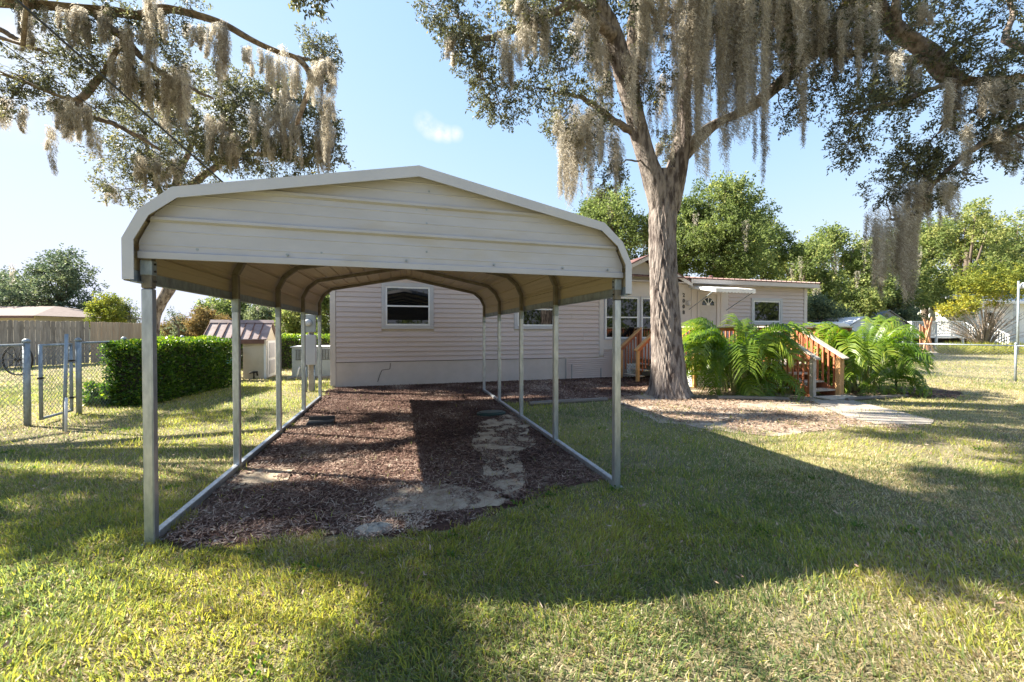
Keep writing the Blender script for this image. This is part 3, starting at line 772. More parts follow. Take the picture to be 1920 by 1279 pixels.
# lattice skirt
def lattice(a, b_, z0, z1, nrm):
    a, b_ = Vector(a), Vector(b_); L = (b_ - a).length; d = (b_ - a).normalized(); H = z1 - z0; n = Vector(nrm)
    o = MB(); st = .105; w = .034
    for sg, off in ((1, 0), (-1, .008)):
        t = -H
        while t < L + H:
            # line from (t,0) to (t+sg*H,H)
            p0, p1 = Vector((t, 0)), Vector((t + sg * H, H))
            def cl(p, q, xm):
                k = (xm - p.x) / (q.x - p.x); return Vector((xm, p.y + (q.y - p.y) * k))
            if sg > 0:
                if p1.x > 0 and p0.x < L:
                    if p0.x < 0: p0 = cl(p0, p1, 0)
                    if p1.x > L: p1 = cl(p0, p1, L)
                    ok = True
                else: ok = False
            else:
                if p0.x > 0 and p1.x < L:
                    if p1.x < 0: p1 = cl(p0, p1, 0)
                    if p0.x > L: p0 = cl(p0, p1, L)
                    ok = True
                else: ok = False
            if ok and (p1 - p0).length > .03:
                q0 = a + d * p0.x + Vector((0, 0, z0 + p0.y)) + n * off; q1 = a + d * p1.x + Vector((0, 0, z0 + p1.y)) + n * off
                o.bar(q0, q1, w, .006, n)
            t += st
    return o
for (a, b_, nn) in (((7.42, 8.50, 0), (8.74, 8.50, 0), (0, -1, 0)), ((8.74, 8.46, 0), (8.74, 7.70, 0), (-1, 0, 0)), ((9.66, 7.61, 0), (11.5, 7.61, 0), (0, -1, 0)), ((7.33, 9.9, 0), (7.33, 8.6, 0), (-1, 0, 0)), ((6.9, 10.96, 0), (7.34, 10.96, 0), (0, -1, 0)), ((8.9, 7.66, 0), (9.5, 7.66, 0), (0, -1, 0))):
    lattice(a, b_, .03, .45, nn).build("lattice", M['white'], deck)
# ------------------------------------------------------------------ vegetation tools
def rand_dirs(n, rng, zs=1.0):
    v = rng.normal(size=(n, 3)); v[:, 2] *= zs
    return v / np.linalg.norm(v, axis=1)[:, None]
def leaf_quads(P, D, L, W, rng, fold=.25):
    """P base (n,3), D direction (n,3), L,W arrays -> diamond quads"""
    n = len(P); R = np.cross(D, rand_dirs(n, rng)); R /= np.linalg.norm(R, axis=1)[:, None] + 1e-9
    N = np.cross(D, R)
    mid = P + D * (L * .45)[:, None]
    V = np.empty((n, 4, 3)); V[:, 0] = P; V[:, 2] = P + D * L[:, None] - N * (L * .12)[:, None]
    V[:, 1] = mid + R * (W / 2)[:, None] + N * (W * fold)[:, None]; V[:, 3] = mid - R * (W / 2)[:, None] + N * (W * fold)[:, None]
    F = np.arange(n * 4).reshape(n, 4)
    return V.reshape(-1, 3), F
def ribbon_twigs(P, Q, w, rng):
    """thin 3-sided twigs from P to Q"""
    n = len(P); D = Q - P; D /= np.linalg.norm(D, axis=1)[:, None] + 1e-9
    R = np.cross(D, rand_dirs(n, rng)); R /= np.linalg.norm(R, axis=1)[:, None] + 1e-9
    U = np.cross(D, R); V = np.empty((n, 4, 3))
    for k in range(3):
        a = 2 * math.pi * k / 3
        V[:, k] = P + (R * math.cos(a) + U * math.sin(a)) * w[:, None]
    V[:, 3] = Q
    b = np.arange(n)[:, None] * 4
    F = np.concatenate([b + np.array([[0, 1, 3]]), b + np.array([[1, 2, 3]]), b + np.array([[2, 0, 3]])])
    return V.reshape(-1, 3), F
class Crown:
    def __init__(s, seed): s.rng = np.random.default_rng(seed); s.lv = []; s.lf = []; s.lt = []; s.n = 0; s.tw = []; s.tq = []; s.tww = []
    def leaves(s, P, D, L, W, T):
        V, F = leaf_quads(P, D, L, W, s.rng); s.lv.append(V); s.lf.append(F + s.n); s.n += len(V); s.lt.append(T)
    def cluster(s, c, r, sprays, m=18, L=.055, W=.024, spray=.22, tint=.4, droop=.15, shell=.45, gap=.30, gs=1.6):
        rng = s.rng; c = np.array(c, float); r = np.array(r, float)
        d = rand_dirs(sprays * 2, rng); rad = rng.random(sprays * 2) ** shell
        P = c + d * rad[:, None] * r
        # break the volume up with noise so that gaps show
        nz = .5 * vnoise(P[:, 0] * gs + P[:, 2] * gs * .7, P[:, 1] * gs + 3.1) + .5 * vnoise(P[:, 2] * gs * 1.3 + 7, P[:, 0] * gs * 1.2 - P[:, 1] * gs)
        k = np.argsort(-nz - rng.random(len(P)) * gap)[:sprays]
        P = P[k]; d = d[k]; nz = nz[k]
        B = c + (P - c) * .8
        dirs = d + rand_dirs(len(P), rng) * .9; dirs[:, 2] -= droop; dirs /= np.linalg.norm(dirs, axis=1)[:, None]
        Q = P + dirs * spray
        s.tw.append(P - dirs * spray * .5); s.tq.append(Q); s.tww.append(np.full(len(P), max(.003, L * .07)))
        t = rng.random((len(P), m)); base = P[:, None, :] + dirs[:, None, :] * (t * spray)[..., None] + rng.normal(size=(len(P), m, 3)) * spray * .13
        ld = dirs[:, None, :] * .7 + rng.normal(size=(len(P), m, 3)) * .75; ld[..., 2] -= .1
        ld /= np.linalg.norm(ld, axis=2)[..., None]
        n = len(P) * m
        T = np.clip(tint + rng.normal(size=(len(P), 1)) * .16 + rng.normal(size=(len(P), m)) * .13, 0, 1).ravel()
        s.leaves(base.reshape(-1, 3), ld.reshape(-1, 3), L * (.7 + .6 * rng.random(n)), W * (.7 + .6 * rng.random(n)), T)
        return P
    def build(s, name, mat, parent):
        o = np_obj(name, np.concatenate(s.lv), np.concatenate(s.lf), mat, parent, np.concatenate(s.lt), kind='stuff')
        return o
    def build_twigs(s, name, mat, parent):
        P = np.concatenate(s.tw); Q = np.concatenate(s.tq); w = np.concatenate(s.tww)
        V, F = ribbon_twigs(P, Q, w, s.rng); return np_obj(name, V, F, mat, parent, kind='stuff')
def smooth_path(pts, rads, sub=4):
    P = [Vector(p) for p in pts]; out = []; R = []
    for i in range(len(P) - 1):
        p0 = P[max(0, i - 1)]; p1 = P[i]; p2 = P[i + 1]; p3 = P[min(len(P) - 1, i + 2)]
        for k in range(sub):
            t = k / sub; t2 = t * t; t3 = t2 * t
            out.append(.5 * ((2 * p1) + (p2 - p0) * t + (2 * p0 - 5 * p1 + 4 * p2 - p3) * t2 + (3 * p1 - p0 - 3 * p2 + p3) * t3))
            R.append(rads[i] + (rads[i + 1] - rads[i]) * t)
    out.append(P[-1]); R.append(rads[-1]); return out, R
def wiggle(pts, amt, seed):
    r = random.Random(seed); n = len(pts)
    return [p + Vector((r.uniform(-1, 1), r.uniform(-1, 1), r.uniform(-1, 1))) * amt * (0 if i in (0, n - 1) else 1) for i, p in enumerate(pts)]
def limb_tubes(mb, pts, rads, sides=10, sub=5, wig=.012, seed=0):
    P, R = smooth_path(pts, rads, sub)
    r = random.Random(seed)
    R = [q * (1 + r.uniform(-.09, .09)) for q in R]
    P = wiggle(P, wig, seed)
    mb.tube(P, R, sides); return P
def branch_to(mb, src, dst, r0, r1, seed, bend=.25, sides=5):
    r = random.Random(seed); a = Vector(src); b = Vector(dst); L = (b - a).length
    pts = [a]; n = 4
    for i in range(1, n): pts.append(a.lerp(b, i / n) + Vector((r.uniform(-1, 1), r.uniform(-1, 1), r.uniform(-.3, 1))) * L * bend * .35)
    pts.append(b)
    return limb_tubes(mb, pts, [r0 + (r1 - r0) * i / n for i in range(n + 1)], sides, 3, .01, seed)
class Moss:
    def __init__(s, seed): s.rng = np.random.default_rng(seed); s.V = []; s.F = []; s.T = []; s.n = 0
    def hang(s, a, length, width, n=60, fw=.011, tint=.45):
        rng = s.rng; a = np.array(a, float)
        n = int(n * 2.5); st = rng.random(n) ** 1.15 * .93; k = 7
        ln = .09 + .26 * rng.random(n) ** 1.5; ln = np.minimum(ln, np.maximum(.05, length * (1.08 - st)))
        off = np.cumsum(rng.normal(size=12)) * width * .10
        ang = rng.random(n) * 2 * math.pi; knot = .55 + .75 * vnoise(st * length * 7, st * 0 + rng.random() * 90); rr = width * .5 * (1 - st) ** .8 * knot * np.sqrt(rng.random(n))
        # lean of the whole pendant
        lean = rng.normal(size=2) * .03
        x0 = a[0] + np.cos(ang) * rr + np.interp(st, np.linspace(0, 1, 12), off); y0 = a[1] + np.sin(ang) * rr; z0 = a[2] - st * length
        t = np.linspace(0, 1, k)[None, :]
        amp = (.010 + .022 * rng.random(n))[:, None]; ph = rng.random(n)[:, None] * 6.28; fr = (5 + 9 * rng.random(n))[:, None]
        X = x0[:, None] + (np.cos(ang) * width * .16)[:, None] * np.sin(t * 2.2) + amp * np.sin(fr * t + ph) + lean[0] * t
        Y = y0[:, None] + (np.sin(ang) * width * .16)[:, None] * np.sin(t * 2.2) + amp * np.cos(fr * t * 1.13 + ph) + lean[1] * t
        Z = z0[:, None] - ln[:, None] * t
        w = fw * (.55 + .6 * rng.random((n, k))); w[:, -1] = .001; w[:, 1:-1:2] *= .55
        wa = rng.random(n)[:, None] * 3.14 + t * 2.0
        dx, dy = np.cos(wa) * w / 2, np.sin(wa) * w / 2
        V = np.empty((n, k, 2, 3)); V[..., 0, 0] = X - dx; V[..., 0, 1] = Y - dy; V[..., 0, 2] = Z; V[..., 1, 0] = X + dx; V[..., 1, 1] = Y + dy; V[..., 1, 2] = Z - .004
        base = (np.arange(n) * k * 2)[:, None] + (np.arange(k - 1) * 2)[None, :]
        F = np.stack([base, base + 1, base + 3, base + 2], -1).reshape(-1, 4)
        s.V.append(V.reshape(-1, 3)); s.F.append(F + s.n); s.n += n * k * 2
        s.T.append(np.repeat(np.clip(tint + rng.normal(size=n) * .2 + (rr / (width * .5) - .5) * .3, 0, 1), k - 1))
        # fuzz: short side wisps
        m = int(n * 1.6); q = rng.random(m) ** 1.1; rad = width * .5 * (1 - q) ** .85 * (.5 + .75 * rng.random(m)); an = rng.random(m) * 6.28
        P = np.stack([a[0] + np.cos(an) * rad + lean[0] * q, a[1] + np.sin(an) * rad + lean[1] * q, a[2] - q * length], 1)
        D = rng.normal(size=(m, 3)); D[:, 2] = -abs(D[:, 2]) - .25; D /= np.linalg.norm(D, axis=1)[:, None]
        W, G = leaf_quads(P, D, (.04 + .06 * rng.random(m)), np.full(m, fw * .6), rng, .0)
        s.V.append(W); s.F.append(G + s.n); s.n += len(W); s.T.append(np.clip(tint + rng.normal(size=m) * .22, 0, 1))
    def build(s, name, parent): return np_obj(name, np.concatenate(s.V), np.concatenate(s.F), M['moss'], parent, np.concatenate(s.T), kind='stuff')

def bark_trunk(name, pts, rads, parent, mat, flare=0, sides=110, dz=.03, ridge=.03, seed=1):
    """a trunk with modelled bark ridges, following pts"""
    P, R = smooth_path(pts, rads, 12)
    # resample evenly
    L = [0]
    for a, b in zip(P, P[1:]): L.append(L[-1] + (b - a).length)
    n = int(L[-1] / dz); V = []
    th = np.linspace(0, 2 * math.pi, sides, endpoint=False)
    rows = []
    for i in range(n + 1):
        t = L[-1] * i / n
        p = Vector([np.interp(t, L, [q[k] for q in P]) for k in range(3)]); r = float(np.interp(t, L, R))
        u = th / (2 * math.pi)
        # periodic noise by sampling on a circle
        cx_, cy_ = np.cos(th) * r, np.sin(th) * r
        warp = fbm(cx_ * 2 + 5, cy_ * 2 + t * 1.1, seed, 2)
        a1 = vnoise(cx_ * 18 + warp * 2 + t * 1.8, cy_ * 18 - t * 3.4, seed); a2 = vnoise(cx_ * 27 - t * 3.5, cy_ * 27 + t * 3.0, seed + 4)
        rd = np.clip(1.15 - np.abs(2 * a1 - 1) ** .7 * 1.15, 0, 1) ** .7 * .65 + (1 - np.abs(2 * a2 - 1)) * .35
        lump = (fbm(cx_ * 2.2, cy_ * 2.2 + t * .9, seed + 9, 3) - .5) * .16 * r
        fl = 0
        if flare:
            fz = math.exp(-p.z / .26); fl = flare * fz * (.55 + .45 * np.cos(th * 5 + 1.2) * .6 + .5 * (vnoise(np.cos(th) * 2.2 + 4, np.sin(th) * 2.2) - .5))
        rr = r + lump + fl + (rd - .6) * ridge
        rows.append(np.stack([p.x + np.cos(th) * rr, p.y + np.sin(th) * rr, np.full(sides, p.z)], 1))
    V = np.concatenate(rows); i = np.arange(n)[:, None] * sides; k = np.arange(sides)[None, :]; k2 = (k + 1) % sides
    F = np.stack([i + k, i + k2, i + sides + k2, i + sides + k], -1).reshape(-1, 4)
    return np_obj(name, V, F, mat, parent, smooth=True)

# ------------------------------------------------------------------ big oak by the deck
oak = thing("oak_tree", at(1255, 748, 8.6) * 1.0, "massive oak with forked ridged trunk and thick grey moss curtains beside the deck", "tree")
oak.location.z = 0
D0 = 8.6
def path(lst, d0, d1=None):
    n = len(lst); d1 = d0 if d1 is None else d1
    return [at(p[0], p[1], d0 + (d1 - d0) * i / (n - 1)) for i, p in enumerate(lst)]
def rad(px, d): return px / 2 * d / FPX
base = at(1257, 748, D0 + .3); base.z = -.05
tp = [base, at(1253, 690, D0 + .3), at(1250, 640, D0 + .3), at(1245, 540, D0 + .3), at(1242, 440, D0 + .3), at(1245, 365, D0 + .3), at(1247, 325, D0 + .3)]
bark_trunk("trunk", tp, [rad(w, D0) for w in (62, 58, 53, 49, 47, 53, 58)], oak, M['bark'], flare=.22, sides=240, dz=.016, ridge=.045)
lb = MB(); LP = []
def limb(pts, ws, d0, d1=None, sides=14, seed=0, wig=.015):
    P = path(pts, d0, d1); n = len(P); dd = [d0 + ((d1 or d0) - d0) * i / (n - 1) for i in range(n)]
    o = limb_tubes(lb, P, [rad(w, d) for w, d in zip(ws, dd)], sides, 6, wig, seed); LP.extend(o); return o
LS = path([(1240, 400), (1228, 345), (1210, 290), (1192, 225), (1178, 165), (1163, 110), (1143, 50), (1118, 5), (1090, -50), (1060, -140)], 8.9, 8.0)
RS = path([(1250, 400), (1262, 345), (1274, 290), (1282, 240), (1283, 180), (1290, 110), (1300, 30), (1310, -60), (1330, -200)], 8.9, 8.4)
bark_trunk("limb", LS, [rad(w, 8.7) for w in (42, 42, 34, 33, 36, 36, 33, 30, 26, 20)], oak, M['bark'], sides=56, dz=.035, ridge=.024, seed=3)
bark_trunk("limb", RS, [rad(w, 8.7) for w in (43, 43, 36, 27, 22, 23, 22, 20, 16)], oak, M['bark'], sides=56, dz=.035, ridge=.024, seed=5)
LP.extend(LS); LP.extend(RS)
# right rising limb behind the moss
RR = path([(1275, 300), (1330, 240), (1400, 205), (1452, 165), (1495, 125), (1548, 70), (1590, 10), (1640, -70)], 9.0, 8.0)
bark_trunk("limb", RR, [rad(w, 8.6) for w in (34, 34, 34, 34, 34, 30, 28, 22)], oak, M['bark'], sides=40, dz=.05, ridge=.02, seed=7); LP.extend(RR)
RL = path([(1560, -90), (1620, -30), (1655, 25), (1690, 65), (1740, 98), (1786, 148), (1850, 152), (1925, 146), (2040, 130), (2160, 150)], 8.2, 7.2)
bark_trunk("limb", RL, [rad(w, 7.6) for w in (24, 26, 26, 32, 34, 34, 28, 30, 26, 18)], oak, M['limb'], sides=40, dz=.05, ridge=.016, seed=8); LP.extend(RL)
limb([(1190, 235), (1188, 130), (1186, 60), (1195, 0), (1200, -80)], (20, 22, 22, 24, 18), 9.2, 9.4, 10, 3)
limb([(1150, 70), (1110, 30), (1070, 5), (1030, -20)], (24, 20, 16, 10), 8.2, 7.6, 10, 4)
limb([(1070, 10), (1020, 30), (975, 50), (935, 66), (900, 74), (865, 66), (838, 60)], (14, 14, 12, 12, 9, 6, 3), 7.8, 7.0, 8, 5)
limb([(900, 74), (890, 98), (888, 120)], (8, 5, 3), 7.2, 7.1, 6, 6)
limb([(1195, 250), (1160, 232), (1110, 195), (1080, 180), (1040, 175)], (16, 13, 10, 7, 4), 8.7, 8.0, 8, 7)
limb([(1530, 95), (1600, 100), (1645, 92), (1700, 112), (1765, 116)], (18, 12, 12, 11, 7), 8.2, 7.6, 8, 8)
limb([(2040, 190), (1925, 235), (1870, 255), (1815, 285), (1770, 325), (1735, 365), (1722, 400), (1690, 408), (1662, 412)], (20, 17, 13, 11, 9, 8, 7, 6, 4), 7.2, 7.8, 8, 9)
limb([(1790, 150), (1780, 200), (1770, 230), (1760, 250)], (14, 10, 8, 4), 7.5, 7.5, 8, 10)
limb([(1500, 120), (1470, 60), (1450, 20), (1430, -30)], (22, 18, 16, 10), 8.5, 8.2, 8, 11)
limb([(1690, 65), (1680, 20), (1690, -30)], (14, 14, 10), 7.8, 7.6, 8, 12)
limb([(1800, 150), (1740, 170), (1690, 190), (1640, 200), (1600, 215)], (12, 9, 8, 6, 3), 7.5, 7.2, 6, 13)
limb([(1280, 130), (1330, 60), (1380, 0), (1440, -80)], (20, 20, 16, 14), 8.6, 8.0, 8, 14)
cr = Crown(21); ms = Moss(22)
def cl(px, py, rx, ry, d, sprays, rz=None, **k):
    c = at(px, py, d); s_ = d / FPX
    r = (rx * s_, (rz or (rx * s_ * .8)), ry * s_)
    near = min(LP, key=lambda q: (q - c).length)
    P = branch_to(lb, near, c, max(.012, min(.05, (near - c).length * .022)), .008, int(px * 7 + py), .3)
    pp = cr.cluster(c, r, sprays, **k)
    for i in range(0, len(pp), 9): branch_to(lb, P[-3] if i % 2 else c, Vector(pp[i]), .007, .003, i + int(px), .25, 3)
OAKC = [ # px, py, rx, ry, d, sprays
 (860, 25, 75, 38, 7.0, 150), (925, 90, 62, 45, 7.1, 130), (850, 85, 50, 30, 6.9, 60), (905, 150, 42, 40, 7.1, 70), (935, 195, 45, 30, 7.2, 80), (985, 165, 40, 40, 7.3, 80), (990, 25, 80, 45, 7.3, 160),
 (1050, 130, 60, 50, 7.8, 140), (1040, 60, 60, 40, 7.8, 100), (1065, 215, 50, 45, 8.0, 130), (1110, 260, 45, 70, 8.2, 110), (1140, 330, 28, 40, 8.3, 50), (1120, 190, 50, 35, 8.4, 80), (1110, 60, 60, 50, 8.6, 90),
 (1215, 150, 45, 45, 8.2, 80), (1240, 60, 60, 55, 9.0, 110), (1240, 270, 30, 30, 9.0, 50), (1380, 90, 90, 80, 8.4, 160), (1480, 130, 70, 70, 8.2, 150), (1470, 220, 40, 25, 8.4, 50), (1370, -10, 120, 50, 8.2, 160),
 (1570, 70, 70, 55, 8.0, 150), (1530, 170, 50, 55, 8.0, 100), (1620, 130, 60, 50, 7.7, 140), (1600, 210, 60, 45, 7.4, 150), (1590, 270, 45, 40, 7.3, 120), (1660, 200, 60, 40, 7.5, 130), (1690, 60, 40, 40, 7.8, 60), (1700, 160, 60, 30, 7.5, 90),
 (1790, 95, 75, 35, 7.4, 140), (1870, 110, 70, 45, 7.2, 150), (1760, 25, 40, 25, 7.5, 60), (1895, 10, 40, 14, 7.0, 40), (1740, 270, 70, 40, 7.6, 150), (1830, 210, 70, 45, 7.3, 150), (1900, 260, 60, 50, 7.2, 150), (1700, 320, 55, 38, 7.7, 140), (1790, 320, 60, 30, 7.6, 90), (1660, 350, 35, 28, 7.7, 80), (1720, 380, 30, 20, 7.8, 40),
 (1950, 110, 60, 70, 7.0, 120), (1960, 320, 50, 40, 7.0, 80), (1560, 0, 100, 40, 8.0, 150), (1700, -20, 60, 40, 7.8, 80)]
for q in OAKC: cl(*q[:5], int(q[5] * (.74 if q[0] < 1550 else .60)), L=.062, W=.027, spray=.2, tint=.45)
# the crown goes on above the frame
for (x, y, z, rx, rz, n) in ((3.2, 6.2, 8.6, 2.0, 1.0, 260), (6.2, 6.6, 9.6, 2.2, 1.2, 300), (8.8, 6.0, 9.2, 2.2, 1.1, 260), (5.0, 8.8, 10.2, 2.4, 1.2, 220), (9.5, 8.6, 9.6, 2.0, 1.1, 200), (11.8, 5.0, 8.2, 1.8, 1.0, 200), (7.5, 4.6, 8.8, 1.6, .8, 160)):
    near = min(LP, key=lambda q: (q - Vector((x, y, z))).length)
    branch_to(lb, near, (x, y, z), .09, .03, int(x * 10), .3, 7)
    cr.cluster((x, y, z), (rx, rx, rz), int(n * 1.3), m=16, L=.09, W=.04, spray=.35, tint=.42)
lb.build("branches", M['limb'], oak, smooth=True, kind='stuff')
cr.build("crown", M['oak'], oak); cr.build_twigs("twigs", M['twig'], oak)
mr = random.Random(5)
def curtain(x0, x1, ytop, ybot, d, n, w=(8, 23), vy=.3, fib=64, dj=.5, tint=.50, fw=.0075):
    for i in range(n):
        px = mr.uniform(x0, x1); yt = ytop + mr.uniform(-.5, .5) * (ybot - ytop) * vy
        yb = ybot - min(.8, abs(mr.gauss(0, .42))) * (ybot - yt); yb = max(yb, yt + 25)
        dd = d + mr.uniform(-dj, dj); L_ = (yb - yt) * dd / FPX; wd = mr.uniform(*w) * dd / FPX
        if i % 3 == 0:
            q_ = at(px + mr.uniform(-14, 14), yt + mr.uniform(0, 30), dd); ms.hang(q_, L_ * mr.uniform(.7, 1.15), .07, 30, tint=tint + mr.uniform(-.1, .3), fw=fw)
        p = at(px, yt, dd); ms.hang(p, L_, wd, int(fib * (.35 + L_ * .6)), tint=tint + mr.uniform(-.22, .26), fw=fw)
CURT = [ # x0,x1,top,bottom,d,n
 (1198, 1262, -10, 130, 8.3, 12), (1270, 1310, 20, 300, 7.9, 15), (1290, 1345, -20, 345, 7.8, 18), (1340, 1385, 10, 345, 8.0, 16), (1300, 1390, -40, 220, 8.1, 20), (1385, 1412, -20, 270, 8.0, 12), (1405, 1440, 40, 340, 8.0, 9),
 (1290, 1450, -60, 110, 8.2, 26), (1430, 1480, -20, 220, 8.0, 12), (1480, 1545, -20, 150, 7.9, 20), (1440, 1540, -30, 110, 8.0, 16), (1500, 1520, 120, 275, 8.0, 3), (1545, 1600, 10, 150, 7.8, 9), (1600, 1645, 0, 165, 7.7, 9), (1560, 1640, 40, 110, 7.6, 8),
 (1660, 1690, 90, 175, 7.5, 6), (1700, 1735, 115, 200, 7.4, 6), (1725, 1745, 10, 60, 7.6, 3), (1775, 1812, 155, 250, 7.5, 12), (1838, 1925, 150, 225, 7.2, 18), (1800, 1920, 240, 330, 7.2, 10), (1680, 1760, 340, 410, 7.7, 16), (1750, 1790, 330, 420, 7.7, 9), (1640, 1722, 398, 560, 7.8, 30), (1860, 1920, 250, 300, 7.2, 7),
 (1035, 1075, 225, 395, 7.9, 12), (1060, 1110, 210, 370, 8.0, 14), (1090, 1150, 205, 330, 8.1, 15), (1140, 1165, 250, 360, 8.2, 5), (1070, 1120, 20, 130, 8.0, 12), (1100, 1140, 80, 210, 8.2, 12), (930, 955, 60, 155, 7.2, 5), (965, 985, 40, 135, 7.2, 5), (990, 1030, 20, 110, 7.4, 9), (930, 990, -10, 40, 7.2, 7), (815, 850, 65, 105, 6.9, 4), (1150, 1215, 100, 240, 8.4, 9), (1205, 1225, 20, 170, 8.2, 6), (1220, 1270, 130, 260, 8.7, 7), (1235, 1262, 270, 330, 8.6, 3), (1225, 1290, -60, 90, 8.0, 14)]
for q in CURT: curtain(*q[:5], max(2, round(q[5] * (.85 if q[3] < 240 else .68))))
mo = ms.build("spanish_moss", oak)
# ------------------------------------------------------------------ oak whose limbs reach in from the left
oak2 = thing("oak_tree", (-12.6, 9.6, 0), "spreading oak reaching long mossy limbs in over the top left, under the cables", "tree")
lb = MB(); LP = []; cr = Crown(31); ms = Moss(32)
bark_trunk("trunk", [Vector((-12.6, 9.6, -.05)), Vector((-12.5, 9.6, 1.5)), Vector((-12.3, 9.5, 3.4)), Vector((-11.8, 9.4, 5.2))], [.55, .46, .42, .36], oak2, M['bark'], flare=.3, sides=60, dz=.06)
A = [Vector((-11.9, 9.4, 5.0)), Vector((-10.2, 9.4, 6.4)), Vector((-8.4, 9.3, 7.3))] + path([(-40, 2), (60, 8), (150, 17), (220, 23), (270, 30), (310, 17), (370, 29), (420, 46), (470, 74), (520, 97), (555, 108), (578, 132), (582, 155), (568, 200), (556, 235)], 7.5, 8.6)
bark_trunk("limb", A, [.32, .26, .2] + [rad(w, 8) for w in (24, 24, 26, 27, 25, 22, 23, 22, 19, 17, 15, 13, 10, 9, 7, 4)], oak2, M['limb'], sides=36, dz=.05, ridge=.014, seed=12); LP.extend(A)
limb([(180, 28), (210, 55), (240, 78), (258, 100), (300, 135), (345, 160), (400, 185)], (14, 14, 13, 11, 9, 7, 4), 7.8, 8.4, 8, 31)
B = [Vector((-11.7, 9.4, 5.0)), Vector((-10, 9.6, 5.6))] + path([(-60, 118), (-20, 130), (50, 155), (110, 180), (145, 187), (165, 172), (182, 150), (193, 138)], 7.8, 8.2)
bark_trunk("limb", B, [.2, .16] + [rad(w, 8) for w in (20, 18, 17, 15, 14, 13, 12, 10)], oak2, M['limb'], sides=24, dz=.06, ridge=.012, seed=13); LP.extend(B)
limb([(193, 138), (225, 90), (245, 60)], (10, 8, 6), 8.2, 8.0, 8, 32)
limb([(-60, 30), (-20, 48), (20, 66), (45, 82), (90, 100)], (14, 10, 9, 8, 5), 7.6, 7.9, 6, 33)
limb([(145, 188), (160, 215), (200, 228), (240, 245), (300, 282)], (12, 11, 9, 8, 4), 8.2, 8.8, 6, 34)
limb([(555, 108), (590, 112), (612, 100)], (7, 5, 3), 8.5, 8.5, 6, 35)
def cl2(px, py, rx, ry, d, sprays, **k): cl(px, py, rx, ry, d, sprays, **k)
for q in [(595, 85, 26, 30, 8.5, 60), (610, 115, 24, 35, 8.5, 60), (55, 30, 50, 30, 7.7, 60), (80, 120, 50, 28, 7.9, 60), (30, 140, 50, 22, 7.8, 60), (20, 185, 45, 25, 7.8, 60), (140, 110, 55, 50, 8.1, 110), (200, 65, 45, 35, 8.0, 70), (180, 200, 60, 30, 8.3, 90), (225, 130, 55, 45, 8.3, 110), (290, 100, 45, 35, 8.2, 60), (320, 60, 60, 22, 8.0, 50), (300, 165, 55, 45, 8.5, 110), (330, 130, 40, 30, 8.4, 60), (350, 5, 30, 8, 7.8, 14), (240, 50, 60, 20, 8.0, 40)]:
    cl(*q[:5], int(q[5] * .95), L=.06, W=.026, spray=.2, tint=.5)
MOSS2 = [(28, 60, 12, 70, 7.6, 6), (50, 62, 60, 85, 7.6, 2), (85, 115, 5, 60, 7.6, 3), (135, 160, 18, 90, 7.7, 10), (145, 215, 15, 80, 7.7, 9), (275, 292, -5, 170, 7.6, 9), (297, 305, 5, 80, 7.7, 3), (355, 380, 45, 95, 7.9, 8), (385, 425, 48, 130, 8.0, 7), (410, 422, 48, 185, 8.0, 5), (460, 500, 85, 115, 8.2, 5), (505, 530, 95, 190, 8.3, 8), (545, 560, 110, 180, 8.4, 4), (590, 632, 110, 180, 8.5, 12), (585, 600, 130, 250, 8.5, 5), (608, 622, 170, 285, 8.6, 6),
         (95, 165, 190, 250, 8.1, 18), (95, 105, 240, 345, 8.1, 2), (35, 50, 200, 245, 8.0, 3), (0, 20, 185, 240, 7.8, 4), (120, 160, 195, 270, 8.1, 9), (165, 180, 240, 330, 8.2, 2), (230, 265, 50, 130, 8.0, 12), (250, 350, 130, 225, 8.3, 28), (205, 245, 95, 190, 8.1, 14), (320, 350, 140, 250, 8.4, 8)]
for q in MOSS2: curtain(*q[:5], max(2, int(q[5] * .8)), w=(6, 15), tint=.55)
# unseen crown clusters outside the frame, placed to shade chosen ground spots
def shade(x, y, z): return (x - 1.076 * z, y + .55 * z, z)
for (gx, gy, z, rx, n) in ((-4.6, 4.3, 7.0, .8, 200), (-3.2, 4.2, 7.2, .85, 230), (-1.9, 3.95, 7.4, .8, 220), (-.6, 3.45, 7.8, .75, 220), (.3, 2.9, 8.0, .7, 200), (-1.0, 5.3, 8.2, .45, 60), (-5.6, 4.6, 6.6, .6, 100),
                           (.22, 1.8, 8.4, .24, 50), (4.4, 1.7, 7.6, .9, 230), (5.6, 2.3, 7.4, .55, 90), (5.9, 1.4, 8.0, .6, 90), (3.3, 1.75, 8.2, .4, 70), (6.8, 3.9, 7.8, .4, 50), (-4.0, 8.2, 7.0, .9, 130), (-6.5, 7.4, 7, .9, 120), (-2.6, 7.9, 8.2, .6, 80), (7.4, 2.2, 8.4, .8, 100)):
    c = Vector(shade(gx, gy, z))
    if (c - Vector((-9, 9, 7))).length > 9: continue
    near = Vector((-11.8, 9.4, 5.3)); branch_to(lb, near, c, .06, .015, int(gx * 31 + 900), .3, 5)
    pp = cr.cluster(c, (rx, rx * .9, rx * .55), n, m=16, L=.095, W=.045, spray=.26, tint=.45)
lb.build("branches", M['limb'], oak2, smooth=True, kind='stuff')
cr.build("crown", M['oak'], oak2); cr.build_twigs("twigs", M['twig'], oak2); ms.build("spanish_moss", oak2)

